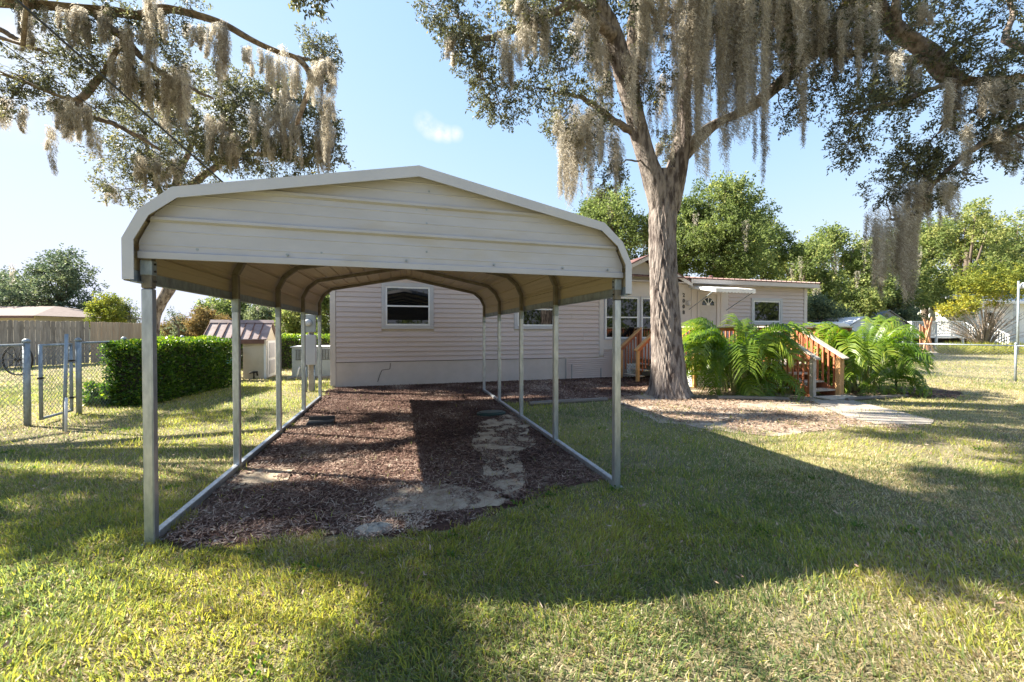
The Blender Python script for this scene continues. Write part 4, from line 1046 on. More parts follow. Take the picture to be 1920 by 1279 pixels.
# ------------------------------------------------------------------ leaning oak behind the hedge
d3 = 13.0
oak3 = thing("oak_tree", (0, 0, 0), "leaning oak rising behind the clipped hedge, its crown above the carport eave", "tree")
p = at(286, 640, d3); oak3.location = (p.x, p.y, 0)
lb = MB(); LP = []; cr = Crown(41); ms = Moss(42)
T3 = [Vector((p.x, p.y, -.05))] + [at(*q, d3) for q in ((287, 610), (298, 575), (318, 540), (334, 490), (338, 430), (330, 370), (335, 320))]
bark_trunk("trunk", T3, [rad(w, d3) for w in (24, 19, 19, 20, 20, 18, 15, 11)], oak3, M['bark'], flare=.15, sides=40, dz=.08, ridge=.02, seed=21); LP.extend(T3)
limb([(332, 400), (300, 360), (280, 300), (270, 250), (240, 215)], (14, 10, 8, 6, 4), d3, 12, 8, 41)
limb([(334, 380), (380, 330), (440, 290), (500, 240), (540, 200)], (15, 12, 10, 8, 4), d3, 11.5, 8, 42)
limb([(334, 330), (360, 270), (370, 220), (350, 190)], (10, 9, 6, 4), d3, 11.8, 8, 43)
limb([(440, 290), (520, 290), (580, 300)], (9, 7, 4), 12, 11.6, 8, 44)
for q in [(265, 255, 60, 40, 11.8, 110), (230, 300, 50, 30, 11.8, 80), (235, 355, 45, 28, 12, 75), (300, 240, 55, 35, 11.6, 90), (300, 310, 60, 32, 11.8, 110), (370, 255, 60, 32, 11.4, 110), (390, 300, 70, 35, 11.6, 120), (350, 200, 60, 28, 11.2, 75), (430, 240, 55, 30, 11.2, 90), (450, 300, 60, 25, 11.6, 90), (500, 255, 50, 45, 11.0, 130), (540, 205, 45, 50, 10.8, 130), (500, 165, 45, 35, 10.6, 70), (570, 270, 45, 35, 11, 110), (600, 240, 28, 45, 10.8, 80), (540, 310, 50, 22, 11.3, 90), (620, 290, 20, 25, 10.9, 40), (440, 165, 40, 40, 10.8, 80), (470, 205, 40, 30, 11, 60), (400, 170, 40, 22, 10.8, 50), (330, 350, 60, 18, 12, 60), (260, 220, 50, 25, 11, 60)]:
    cl(*q[:5], int(q[5] * .85), L=.085, W=.036, spray=.28, tint=.55)
for q in [(255, 300, 290, 350, 11.6, 12), (290, 345, 300, 345, 11.6, 9), (470, 560, 200, 310, 10.8, 16), (520, 550, 180, 310, 10.6, 12), (590, 620, 230, 320, 10.6, 9), (380, 440, 220, 300, 11, 12), (195, 215, 350, 395, 12, 2), (300, 350, 180, 260, 11, 9), (420, 470, 250, 320, 11, 8)]: curtain(*q, w=(8, 18), tint=.55, fw=.010)
lb.build("branches", M['limb'], oak3, smooth=True, kind='stuff')
cr.build("crown", M['oak'], oak3); cr.build_twigs("twigs", M['twig'], oak3); ms.build("spanish_moss", oak3)

# ------------------------------------------------------------------ background trees
def bg_tree(px, d, ytop, ybot, wpx, label, mat, n, seed, lobes=9, L=.14, W=.075, trunk_px=None, tint=.5, group=None, moss=0, m=12, pale=False, name="broadleaf_tree", ground=None):
    rr = random.Random(seed); b = gr(px, 640) if False else at(px, 640, d); base = Vector((b.x, b.y, 0))
    t = thing(name, base, label, "tree", group)
    c = Crown(seed); mb = MB(); zt = at(px, ytop, d).z; zb = max(.3, at(px, ybot, d).z); H = zt - zb; Wd = wpx * d / FPX
    tp_ = [base + Vector((0, 0, -.05)), base + Vector((rr.uniform(-.2, .2), 0, zb + H * .2)), base + Vector((rr.uniform(-.4, .4), 0, zb + H * .6))]
    r0 = max(.05, H * .03); mb.tube(*smooth_path(tp_, [r0, r0 * .7, r0 * .35], 4), 8)
    lobes = int(lobes * 2.3)
    for i in range(lobes):
        a = rr.uniform(0, 2 * math.pi); q = rr.random() ** .5
        zz = zb + H * (.12 + .74 * ((i + rr.random()) / lobes)); k = math.sin(math.pi * min(1, max(.08, (zz - zb) / H * .8 + .2)))
        cc = Vector((base.x + math.cos(a) * q * Wd * .42 * k, base.y + math.sin(a) * q * Wd * .42 * k, zz))
        r_ = Wd * rr.uniform(.09, .19)
        mb.tube([tp_[1] + Vector((0, 0, H * .1)), tp_[1].lerp(cc, .5) + Vector((0, 0, H * .05)), cc], [r0 * .45, r0 * .25, r0 * .08], 5)
        c.cluster(cc, (r_, r_, r_ * .8), int(n * 1.45 / lobes), m=m, L=L, W=W, spray=L * 3.2, tint=tint + .05 + rr.uniform(-.2, .2), gs=2.2 / max(.6, r_), shell=.4)
    mb.build("trunk", M['paleTwig'] if pale else M['twig'], t, smooth=True); c.build("crown", M[mat], t)
    if moss:
        g_ = globals(); mm = Moss(seed + 1)
        for i in range(moss):
            a = rr.uniform(0, 6.28); q = rr.random(); zz = zb + H * rr.uniform(.2, .8)
            mm.hang((base.x + math.cos(a) * q * Wd * .4, base.y - abs(math.sin(a)) * q * Wd * .42, zz), H * rr.uniform(.12, .3), Wd * .05, 26, fw=.035, tint=.6)
        mm.build("spanish_moss", t)
    return t
bg_tree(1150, 23, 345, 530, 190, "olive green oak crown behind the gable, left of the big trunk", 'tree_far', 1500, 101, 13, tint=.42, moss=10, L=.15, W=.08)
bg_tree(1275, 25, 370, 540, 160, "dense oak behind the house roof, partly hidden by the big trunk", 'tree_far', 1200, 102, 11, tint=.40, L=.15, W=.08)
bg_tree(1350, 24, 325, 540, 200, "tall bright green oak rising above the house roof right of the trunk", 'tree_far', 1900, 103, 15, tint=.50, moss=8, L=.15, W=.08)
bg_tree(1425, 27, 385, 540, 110, "leafy oak behind the roof vent, lower than its left neighbour", 'tree_far', 900, 104, 9, tint=.40, L=.16, W=.085)
bg_tree(1490, 33, 440, 625, 150, "pale green tree above the right end of the house roof", 'tree_far', 1100, 105, 11, tint=.62, moss=8, L=.2, W=.11)
bg_tree(1570, 36, 405, 635, 150, "pale mossy oak just beyond the right corner of the house", 'tree_far', 1200, 106, 11, tint=.64, moss=22, L=.21, W=.12, pale=True)
bg_tree(1650, 38, 425, 640, 140, "dull green oak behind the hanging moss clump", 'tree_far', 1100, 107, 11, tint=.55, moss=12, L=.21, W=.12)
bg_tree(1535, 27, 545, 650, 90, "low dark bush behind the house corner", 'tree_dark', 700, 118, 8, tint=.5, L=.15, W=.08)
bg_tree(1735, 40, 390, 640, 150, "tall bright green tree behind the white neighbouring deck", 'tree_far', 1400, 108, 13, tint=.70, L=.22, W=.13)
bg_tree(1810, 42, 362, 640, 150, "tallest sunlit green tree behind the yellow shrub", 'tree_far', 1500, 109, 13, tint=.74, L=.23, W=.13)
bg_tree(1890, 44, 385, 640, 150, "broad sunlit tree above the white neighbouring house", 'tree_far', 1400, 110, 13, tint=.74, L=.23, W=.13)
bg_tree(1990, 44, 395, 640, 160, "sunlit tree at the far right edge behind the white house", 'tree_far', 1200, 111, 11, tint=.72, L=.23, W=.13)
bg_tree(1672, 36, 525, 645, 100, "dark green understorey tree beside the slate shed roof", 'tree_dark', 900, 112, 9, tint=.6, L=.18, W=.10)
bg_tree(1775, 43, 520, 640, 110, "shaded dark tree right behind the white deck railing", 'tree_dark', 800, 119, 9, tint=.5, L=.18, W=.10)
bg_tree(1615, 30, 540, 640, 90, "yellowish green bush behind the silver canopy", 'tree_far', 700, 120, 8, tint=.72, L=.16, W=.09)
bg_tree(120, 33, 468, 612, 170, "dark blue green oak with open crown behind the wooden fence", 'tree_dark', 760, 113, 13, tint=.50, L=.20, W=.10, moss=6)
bg_tree(15, 35, 505, 600, 130, "lower dark oak at the far left edge behind the brown roof", 'tree_dark', 620, 114, 10, tint=.46, L=.19, W=.10, moss=6)
bg_tree(-80, 36, 510, 600, 130, "dark oak beyond the left edge behind the brown roof", 'tree_dark', 700, 121, 9, tint=.38, L=.19, W=.10)
bg_tree(205, 27, 553, 612, 60, "small yellow green tree peeking over the wooden fence", 'tree_yellow', 380, 115, 7, tint=.25, L=.13, W=.07)
bg_tree(240, 28, 565, 612, 50, "thin grey green sapling with sparse leaves over the fence", 'tree_dark', 170, 116, 6, tint=.75, L=.11, W=.05)
bg_tree(430, 32, 548, 645, 110, "grey green oak behind the small shed roof", 'tree_far', 1000, 117, 10, tint=.55, L=.18, W=.10, moss=8)
bg_tree(500, 31, 552, 645, 90, "mossy grey green tree between the second and third left posts", 'tree_dark', 800, 122, 9, tint=.7, L=.18, W=.10, moss=12)
bg_tree(560, 27, 550, 645, 90, "golden green tree behind the electric meter post", 'tree_far', 900, 123, 9, tint=.68, L=.15, W=.08, moss=10)
bg_tree(620, 25, 480, 645, 90, "dark tree just behind the left corner of the house", 'tree_far', 900, 124, 9, tint=.48, L=.15, W=.08, moss=4)
bg_tree(385, 24, 575, 645, 50, "orange brown bush beside the shed roof", 'tree_orange', 420, 125, 7, tint=.5, L=.11, W=.055, name="autumn_bush")
bg_tree(350, 27, 595, 640, 70, "low rusty orange bush beyond the clipped hedge", 'tree_orange', 420, 126, 6, tint=.4, L=.11, W=.055, name="autumn_bush")
bg_tree(415, 26, 590, 645, 50, "orange yellow bush half hidden by the shed roof", 'tree_orange', 320, 127, 6, tint=.65, L=.11, W=.055, name="autumn_bush")
bg_tree(328, 20, 573, 632, 26, "slim young tree with few leaves standing above the hedge", 'tree_dark', 40, 128, 6, tint=.6, L=.08, W=.035, name="young_tree")
# far woods all round: one mass
c = Crown(77)
for k in range(150):
    a = 2 * math.pi * k / 150 + RNG.normal() * .01; R_ = 85 + RNG.normal() * 6; h = 6.5 + RNG.normal() * 1.5
    dx, dy = math.sin(a), math.cos(a)
    fwd = dx * .2742 + dy * .9617
    if fwd > .2 and (dx * .9617 - dy * .2742) < 0: h *= .30
    if fwd > .5 and (dx * .9617 - dy * .2742) > 0: h *= .75
    if fwd < -.1: h *= 1.7
    c.cluster((dx * R_, dy * R_, h * .5), (3.6, 3.6, h * .55), 75, m=7, L=.62, W=.42, spray=1.1, tint=.45, gs=.3, shell=.7)
fw_ = c.build("far_woods", M['tree_far'], None); fw_['label'] = "distant woods along the horizon"
# moss-draped trees in front of the street side, outside the frame, are what the windows mirror
def offtree(x, y, h, seed, label):
    t = thing("oak_tree", (x, y, 0), label, "tree"); c = Crown(seed); mb = MB(); rr = random.Random(seed)
    mb.tube(*smooth_path([Vector((x, y, -.05)), Vector((x + .1, y, h * .35)), Vector((x, y, h * .7))], [.4, .32, .15], 4), 10)
    for i in range(8):
        a = i * .8; cc = (x + math.cos(a) * h * .24, y + math.sin(a) * h * .24, h * (.5 + .45 * rr.random()))
        c.cluster(cc, (h * .2, h * .2, h * .14), 110, m=10, L=.22, W=.12, spray=.6, tint=.45)
    mb.build("trunk", M['bark'], t, smooth=True); c.build("crown", M['oak'], t)
offtree(5.5, -14, 11, 201, "oak across the street behind the viewer, mirrored in the windows")
offtree(16, -12, 12, 202, "second oak across the street, farther along from the carport")
offtree(-6, -16, 10, 203, "oak across the street on the gate side")
# yellow twiggy shrub
sh = thing("flowering_shrub", at(1845, 648, 27), "yellow leaved shrub with many bare pale twigs by the chain link fence", "shrub"); sh.location.z = 0
c = Crown(301); mb = MB(); rr = random.Random(9); b0 = Vector(sh.location)
R0 = Vector((.9617, -.2742, 0)); F0 = Vector((.2742, .9617, 0))
for i in range(95):
    a = rr.uniform(-1.0, 1.0); h = rr.uniform(1.6, 4.6) * (1 - .35 * abs(a)); dpt = rr.uniform(-1, 1)
    e = b0 + R0 * (a * 2.6) + F0 * dpt + Vector((0, 0, h)); mid = b0 + R0 * a * .9 + F0 * dpt * .4 + Vector((0, 0, h * .55))
    mb.tube(*smooth_path([b0 + R0 * a * .4, mid, e], [.035, .022, .006], 3), 4)
    for k in range(4):
        q = mid.lerp(e, rr.random()); mb.tube([q, q + Vector((rr.uniform(-.5, .5), rr.uniform(-.5, .5), rr.uniform(.1, .6)))], [.01, .003], 3)
mb.build("stems", M['paleTwig'], sh, kind='stuff')
for (a, z, r_, n, ti) in ((-1.6, 3.3, .9, 130, .6), (-2.3, 3.0, .6, 60, .7), (-.6, 4.4, 1.0, 150, .5), (.6, 4.9, 1.0, 130, .4), (-1.2, 4.9, .8, 80, .35), (1.7, 4.2, .8, 90, .6), (.2, 3.6, .7, 60, .7), (2.0, 5.4, .8, 70, .3), (-.2, 5.6, .9, 90, .3)):
    c.cluster(b0 + R0 * a + Vector((0, 0, z)), (r_, r_, r_ * .55), n, m=10, L=.13, W=.07, spray=.35, tint=ti)
c.build("leaves", M['tree_yellow'], sh)
# ------------------------------------------------------------------ hedges
def hedge(name_label, path_pts, width, h, n, seed, L=.05, W=.032, tint=.5):
    a, b = Vector(path_pts[0]), Vector(path_pts[1]); d = (b - a).normalized(); nrm = Vector((-d.y, d.x, 0)); LL = (b - a).length
    t = thing("clipped_hedge", a.lerp(b, .5), name_label, "hedge")
    core = MB(); i0 = .13
    q = [a + d * i0 + nrm * (width / 2 - i0), a + d * i0 - nrm * (width / 2 - i0), b - d * i0 - nrm * (width / 2 - i0), b - d * i0 + nrm * (width / 2 - i0)]
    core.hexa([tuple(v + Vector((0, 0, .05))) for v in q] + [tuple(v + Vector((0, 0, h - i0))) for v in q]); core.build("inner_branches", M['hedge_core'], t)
    rng = np.random.default_rng(seed)
    # sample on the shell: top, two long sides, two ends
    areas = np.array([LL * width, LL * h, LL * h, width * h, width * h]); pr = areas / areas.sum(); k = rng.choice(5, n, p=pr)
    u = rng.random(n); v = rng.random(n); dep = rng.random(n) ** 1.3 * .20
    s = np.where(k == 0, u * LL, np.where(k < 3, u * LL, np.where(k == 3, 0, LL)))
    w = np.where(k == 0, (v - .5) * width, np.where(k == 1, width / 2, np.where(k == 2, -width / 2, (u - .5) * width)))
    z = np.where(k == 0, h, v * h)
    on = np.zeros((n, 3)); on[k == 0] = (0, 0, 1); on[k == 1] = tuple(nrm); on[k == 2] = tuple(-nrm); on[k == 3] = tuple(-d); on[k == 4] = tuple(d)
    bulge = (fbm(s * 1.8 + k * 5, z * 2.2 + w * 1.5, seed, 3) - .5) * .26
    P = np.array(a)[None, :] + s[:, None] * np.array(d) + w[:, None] * np.array(nrm); P[:, 2] = z
    # round the edges
    edge = np.minimum(np.minimum(s, LL - s), .25) / .25; P[:, 2] -= np.where(k == 0, (1 - edge) ** 2 * .10 + (np.abs(w) > width / 2 - .15) * .05, 0)
    P += on * (bulge - dep)[:, None]; P[:, 2] = np.maximum(P[:, 2], .02)
    D = on * .8 + rng.normal(size=(n, 3)) * .6; D[:, 2] += .35; D /= np.linalg.norm(D, axis=1)[:, None]
    V, F = leaf_quads(P, D, L * (.6 + .8 * rng.random(n)), W * (.7 + .6 * rng.random(n)), rng)
    T = np.clip(tint + rng.normal(size=n) * .2 + np.where(k == 0, .28, 0) - dep, 0, 1)  # sunlit top put into the leaf tint, deeper leaves tinted darker
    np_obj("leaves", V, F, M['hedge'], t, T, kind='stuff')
    # shoots sticking out of the top
    return t
M['sand2'] = pmat('grey_sand', (.30, .27, .23), (.42, .39, .34), 60, rough=.98, bump=1.0, bscale=70, bdist=.02, spec=.1)
M['hedge_core'] = pmat("hedge_twigs", (.02, .02, .012), (.05, .045, .03), 20, rough=.95, bump=.5)
hedge("large clipped green hedge between the chain link fence and the shed", ((-5.17, 9.45, 0), (-4.66, 12.3, 0)), .78, 1.27, 26000, 61, .055, .036)
hedge("farther clipped hedge behind the air conditioner", ((-6.0, 17.4, 0), (-1.9, 17.9, 0)), 1.0, 1.32, 12000, 62, .07, .045, tint=.62)
c = Crown(63); p = at(205, 745, 7.9)
bs = thing("small_shrub", (p.x, p.y, 0), "small leafy shrub at the foot of the hedge by the fence", "shrub")
for q in ((195, 735, .25), (225, 740, .28), (210, 750, .22), (185, 750, .16)):
    w = at(q[0], q[1], 7.9); c.cluster((w.x, w.y, max(.15, w.z)), (q[2], q[2], q[2] * .8), 60, m=10, L=.07, W=.035, spray=.12, tint=.6)
c.build("leaves", M['hedge'], bs)

# ------------------------------------------------------------------ areca palms
def frond_mesh(seed, L=1.4, n=30, up=1.0, bow=1.0):
    rr = random.Random(seed); mb_V = []; F = []; T = []
    # rachis in the x-z plane
    pts = []; ang = math.radians(74 * up); x = z = 0; st = L / 14
    for i in range(15):
        pts.append(Vector((x, 0, z))); ang -= math.radians(7.2 * bow) * (.5 + i / 12); x += math.cos(ang) * st; z += math.sin(ang) * st
    V = []; 
    def tri(a, b, c, t): k = len(V); V.extend([a, b, c]); F.append((k, k + 1, k + 2)); T.append(t)
    for i in range(14):  # rachis: two crossed slivers
        a, b = pts[i], pts[i + 1]; w = .010 * (1 - i / 16)
        for o in (Vector((0, w, 0)), Vector((-w * .5, 0, w))):
            tri(a - o, a + o, b + o * .9, .62); tri(a - o, b + o * .9, b - o * .9, .62)
    def rp(t):
        k = min(13, int(t * 14)); f = t * 14 - k; return pts[k].lerp(pts[k + 1], f), (pts[k + 1] - pts[k]).normalized()
    for i in range(n):
        t = .16 + .83 * i / (n - 1); p, d = rp(t); ll = L * .36 * math.sin(math.pi * (.22 + .74 * (1 - (t - .16) / .84) ** .8)) * rr.uniform(.9, 1.08)
        up_ = Vector((0, 1, 0)).cross(d) * -1
        for s in (-1, 1):
            ld = (d * .75 + Vector((0, s, 0)) * .85 + up_ * .35).normalized(); w = .021 * (L / 1.4)
            m_ = p + ld * ll * .5 + Vector((0, 0, .0)); e = p + ld * ll * .96 + Vector((0, 0, -ll * .34 * rr.uniform(.7, 1.5)))
            wv = d * w; tt = min(1, max(0, .36 + (seed % 4) * .10 + rr.gauss(0, .10) + (t - .5) * .2))
            k = len(V); V.extend([p - wv * .4, p + wv * .4, m_ + wv, m_ - wv, e]); 
            F.append((k, k + 1, k + 2)); T.append(tt); F.append((k, k + 2, k + 3)); T.append(tt); F.append((k + 3, k + 2, k + 4)); T.append(tt)
    return np_mesh("frond", np.array([tuple(v) for v in V]), np.array(F), M['palm'], np.array(T))
FR = [frond_mesh(i, 1.25 + .1 * (i % 4), 25 + i % 5, up=1.0 - .09 * (i % 3), bow=.75 + .16 * (i % 5)) for i in range(10)]
def palm(loc, label, n, spread, seed, h=1.0):
    t = thing("areca_palm", loc, label, "palm"); rr = random.Random(seed)
    st = MB()
    for i in range(16):
        a = rr.uniform(0, 6.28); r = rr.uniform(0, .30); b = Vector(loc) + Vector((math.cos(a) * r, math.sin(a) * r, -.03)); 
        st.tube([b, b + Vector((math.cos(a) * .12, math.sin(a) * .12, rr.uniform(.35, .8) * h))], [.022, .012], 6)
    st.build("canes", M['palm_cane'], t, kind='stuff')
    for i in range(n):
        o = link_mesh("frond", FR[rr.randrange(10)], t); az = 6.283 * (i * .618) + rr.uniform(-.3, .3); lvl = rr.random()
        o.location = (math.cos(az) * .18, math.sin(az) * .18, (.05 + .60 * lvl) * h)
        s = spread * rr.uniform(.78, 1.12) * (1.0 if lvl > .3 else .8); o.scale = (s, s, s * h)
        o.rotation_euler = (rr.uniform(-.35, .35), rr.uniform(-.25, .38) + (.45 if lvl < .35 else 0), az)
    return t
M['palm_cane'] = pmat("palm_cane", (.16, .20, .06), (.34, .30, .12), 12, rough=.6)
pp = gr(1385, 742)
palm((7.72, 7.6, 0), "large areca palm with arching yellow green fronds left of the front stairs", 96, .95, 71, 1.34)
palm((10.95, 6.9, 0), "dark green areca palm right of the front stairs, fronds reaching over the rail", 90, .78, 72, 1.42)
palm((12.9, 10.6, 0), "areca palm behind the deck corner, mostly hidden by the rail", 26, 1.1, 73, 1.25)

# ------------------------------------------------------------------ left fences and gate
def chain(a, b_, z0, z1, step=.075, r=.0027):
    a, b_ = Vector(a), Vector(b_); L = (b_ - a).length; d = (b_ - a).normalized(); H = z1 - z0; n = Vector((-d.y, d.x, 0)); mb = MB()
    for sg in (1, -1):
        t = -H
        while t < L + H:
            x0, z_0, x1, z_1 = t, 0, t + H, H
            if x1 > 0 and x0 < L:
                if x0 < 0: z_0 -= x0; x0 = 0
                if x1 > L: z_1 -= (x1 - L); x1 = L
                if z_1 - z_0 > .03:
                    if sg < 0: q0, q1 = (L - x0, z_0), (L - x1, z_1)
                    else: q0, q1 = (x0, z_0), (x1, z_1)
                    o = n * r * sg
                    mb.tube([a + d * q0[0] + Vector((0, 0, z0 + q0[1])) + o, a + d * q1[0] + Vector((0, 0, z0 + q1[1])) + o], r, 3, False)
            t += step
    return mb
def fence_run(label, posts, top, rpost=.03, mesh=True):
    t = thing("chain_link_fence", (posts[0][0], posts[0][1], 0), label, "fence")
    for i, (x, y) in enumerate(posts):
        m_ = MB(); m_.tube([(x, y, -.02), (x, y, top + .04)], rpost, 10); po = m_.build("post", M['galv2'], t, smooth=True)
        c_ = MB(); c_.tube([(x, y, top + .035), (x, y, top + .07), (x, y, top + .095)], [rpost * 1.25, rpost * 1.1, rpost * .4], 10); c_.build("cap", M['galv2'], po, smooth=True)
    for (a, b_) in zip(posts, posts[1:]):
        A_ = Vector((a[0], a[1], top)); B_ = Vector((b_[0], b_[1], top)); d = (B_ - A_).normalized() * rpost
        m_ = MB(); m_.tube([A_ + d, B_ - d], .02, 8); m_.build("top_rail", M['galv2'], t, smooth=True)
        chain((a[0], a[1], 0) if False else Vector((a[0], a[1], 0)) + d, Vector((b_[0], b_[1], 0)) - d, .03, top - .005).build("chain_link_mesh", M['wire'], t, kind='stuff')
    return t
P1 = (-5.58, 7.97); P2 = (-5.48, 8.84)
fence_run("near chain link fence ending at the capped post left of the gate", [(-5.95, 4.0), (-5.78, 6.0), P1], 1.27, .042)
fence_run("chain link fence running from the gate post into the large hedge", [P2, (-5.40, 9.9), (-5.6, 12.6), (-5.9, 16.0)], 1.27, .04)
gate = thing("chain_link_gate", (P2[0], P2[1], 0), "slightly open chain link gate hung between the two capped posts", "gate")
ga = Vector((P2[0] - .06, P2[1] - .07, 0)); gb_ = Vector((P1[0] + .10, P1[1] + .10, 0))
for q in (ga, gb_): m_ = MB(); m_.tube([q + Vector((0, 0, .07)), q + Vector((0, 0, 1.27))], .024, 8); m_.build("stile", M['galv2'], gate, smooth=True)
for z in (.09, 1.25): m_ = MB(); m_.tube([ga + Vector((0, 0, z)), gb_ + Vector((0, 0, z))], .022, 8); m_.build("gate_rail", M['galv2'], gate, smooth=True)
chain(ga, gb_, .1, 1.24).build("chain_link_mesh", M['wire'], gate, kind='stuff')
for q, zs in ((ga, (.3, .95)), (gb_, (.72,))):
    for z in zs: m_ = MB(); m_.tube([q + Vector((0, 0, z)), q + Vector((0, 0, z + .03))], .036, 8); m_.bar(q + Vector((0, 0, z + .015)), q + Vector((.02, .09 if q is ga else -.09, z + .015)), .012, .02); m_.build("hinge" if q is ga else "latch", M['dark'], gate)
pl = thing("metal_pole", (-4.78, 7.42, 0), "loose thin grey pole with a white sleeve at its foot, in front of the gate", "pole")
m_ = MB(); m_.tube([(-4.78, 7.42, -.02), (-4.76, 7.46, 1.44)], .021, 8); m_.build("shaft", M['galv2'], pl, smooth=True)
m_ = MB(); m_.tube([(-4.74, 7.39, 0), (-4.735, 7.40, .50)], .017, 8); m_.build("sleeve", M['white'], pl, smooth=True)
# wooden privacy fence
fa_, fb_ = at(-90, 600, 14.6), at(168, 600, 17.8); fc_ = at(285, 606, 22.5)
wf = thing("privacy_fence", ((fa_.x + fb_.x) / 2, (fa_.y + fb_.y) / 2, 0), "grey weathered wooden privacy fence with a newer tan stretch, behind the chain link", "fence")
pk = MB(); W_ = .136; pk.prism([(-W_ / 2, .03), (W_ / 2, .03), (W_ / 2, 1.86), (W_ / 2 - .03, 1.90), (-W_ / 2 + .03, 1.90), (-W_ / 2, 1.86)], -.009, .009, 'y')
pm1 = pk.mesh("picket", M['picket']); pm2 = pk.mesh("picket", M['picket_new'])
def pickets(a, b_, me):
    a = Vector((a.x, a.y, 0)); b_ = Vector((b_.x, b_.y, 0)); L = (b_ - a).length; d = (b_ - a).normalized(); an = math.atan2(d.y, d.x); n = int(L / .143)
    for i in range(n):
        p = a + d * (.07 + i * .143); o = link_mesh("picket", me, wf, p - wf.location + Vector((0, 0, random.uniform(-.015, .02))))
        o.rotation_euler = (0, random.uniform(-.006, .006), an + random.uniform(-.02, .02))
    for z in (.35, 1.0, 1.6):
        m_ = MB(); nn = Vector((-d.y, d.x, 0)) * .035; m_.bar(a + nn + Vector((0, 0, z)), b_ + nn + Vector((0, 0, z)), .04, .09); m_.build("fence_rail", M['picket'], wf)
pickets(fa_, fb_, pm1); pickets(fb_ + (fc_ - fb_).normalized() * .05, fc_, pm2)
# wheel leaning on it
wp = at(33, 671, 13.2); wh = thing("spoked_wheel", (wp.x, wp.y, 0), "dark spoked wheel leaning on the wooden fence behind the gate post", "wheel")
m_ = MB(); R_ = .50; C_ = Vector((wp.x, wp.y, R_ + .01)); ax = R0; 
ring = [C_ + ax * math.cos(t) * R_ + Vector((0, 0, math.sin(t) * R_)) for t in np.linspace(0, 2 * math.pi, 33)]
m_.tube(ring, .030, 6, False); m_.build("rim", M['dark'], wh, smooth=True)
for k in range(10):
    t = k * math.pi / 5; s_ = MB(); s_.tube([C_ + ax * math.cos(t) * .05 + Vector((0, 0, math.sin(t) * .05)), C_ + ax * math.cos(t) * R_ * .96 + Vector((0, 0, math.sin(t) * R_ * .96))], .009, 5); s_.build("spoke", M['dark'], wh)
m_ = MB(); m_.tube([C_ - F0 * .06, C_ + F0 * .06], .055, 10); m_.build("hub", M['dark'], wh)

# neighbour with the low brown roof
nb = at(10, 600, 26); nh = thing("neighbour_house", (nb.x, nb.y, 0), "low neighbouring house, only its brown roof above the wooden fence", "house")
def RF(a, f, z): v = R0 * a + F0 * f; return Vector((nb.x + v.x, nb.y + v.y, z))
m_ = MB(); m_.hexa([RF(-9, 0, 0), RF(2.0, 0, 0), RF(2.0, 7, 0), RF(-9, 7, 0), RF(-9, 0, 2.45), RF(2.0, 0, 2.45), RF(2.0, 7, 2.45), RF(-9, 7, 2.45)]); m_.build("wall", M['shed'], nh)
m_ = MB(); m_.hexa([RF(-10, -.6, 2.46), RF(2.6, -.6, 2.46), RF(2.6, 7.6, 2.46), RF(-10, 7.6, 2.46), RF(-10, 3.4, 3.3), RF(-.6, 3.4, 3.3), RF(-.6, 3.6, 3.3), RF(-10, 3.6, 3.3)]); m_.build("roof", M['nroof'], nh)
m_ = MB(); m_.bar(RF(-10, -.62, 2.38), RF(2.6, -.62, 2.38), .03, .15); m_.build("fascia", M['brown_trim'], nh)

# ------------------------------------------------------------------ pump shed
shd = thing("garden_shed", (-4.5, 14.2, 0), "small cream shed with a mauve brown ribbed metal roof beyond the hedge", "shed")
m_ = MB(); m_.box(-4.62, -3.98, 13.90, 14.84, 0, 1.22); m_.build("wall", M['shed'], shd)
m_ = MB(); m_.prism([(13.9, 1.221), (14.84, 1.221), (14.37, 1.66)], -4.0, -3.985, 'x'); m_.build("gable_wall", M['shed'], shd)
for k in range(7):
    xa = -5.62 + k * .243; xb = xa + .241
    for s in (0, 1):
        ya, yb_ = (13.74, 14.37) if s == 0 else (15.0, 14.372)
        m_ = MB(); m_.hexa([(xa, ya, 1.215), (xb, ya, 1.215), (xb, yb_, 1.765), (xa, yb_, 1.765), (xa, ya, 1.232), (xb, ya, 1.232), (xb, yb_, 1.785), (xa, yb_, 1.785)]); rp_ = m_.build("roof_panel", M['rust_roof'], shd)
        if s == 0:
            m_ = MB(); m_.hexa([(xa - .012, ya - .01, 1.233), (xa + .012, ya - .01, 1.233), (xa + .012, yb_, 1.787), (xa - .012, yb_, 1.787), (xa - .008, ya - .01, 1.262), (xa + .008, ya - .01, 1.262), (xa + .008, yb_, 1.815), (xa - .008, yb_, 1.815)]); m_.build("rib", M['brown_trim'], rp_)
m_ = MB(); m_.hexa([(-5.64, 14.28, 1.735), (-3.9, 14.28, 1.735), (-3.9, 14.46, 1.735), (-5.64, 14.46, 1.735), (-5.64, 14.36, 1.83), (-3.9, 14.36, 1.83), (-3.9, 14.38, 1.83), (-5.64, 14.38, 1.83)]); m_.build("ridge_cap", M['rust_roof'], shd)
m_ = MB(); m_.box(-5.62, -4.0, 13.752, 13.77, 1.09, 1.212); m_.build("fascia", M['brown_trim'], shd)
m_ = MB(); m_.box(-3.978, -3.955, 13.95, 14.72, .03, 1.17); dd_ = m_.build("door", M['white'], shd)
for z0_, z1_ in ((.12, .55), (.63, 1.1)): m_ = MB(); m_.box(-3.954, -3.944, 14.05, 14.62, z0_, z1_); m_.build("door_panel", M['trimW'], dd_)
m_ = MB(); m_.box(-4.05, -3.982, 13.875, 13.898, 0, 1.2); m_.build("corner_trim", M['white'], shd)
m_ = MB(); m_.box(-5.6, -5.53, 13.9, 13.97, 0, 1.2); m_.box(-5.6, -5.53, 14.7, 14.77, 0, 1.2); m_.build("post", M['brown_trim'], shd)
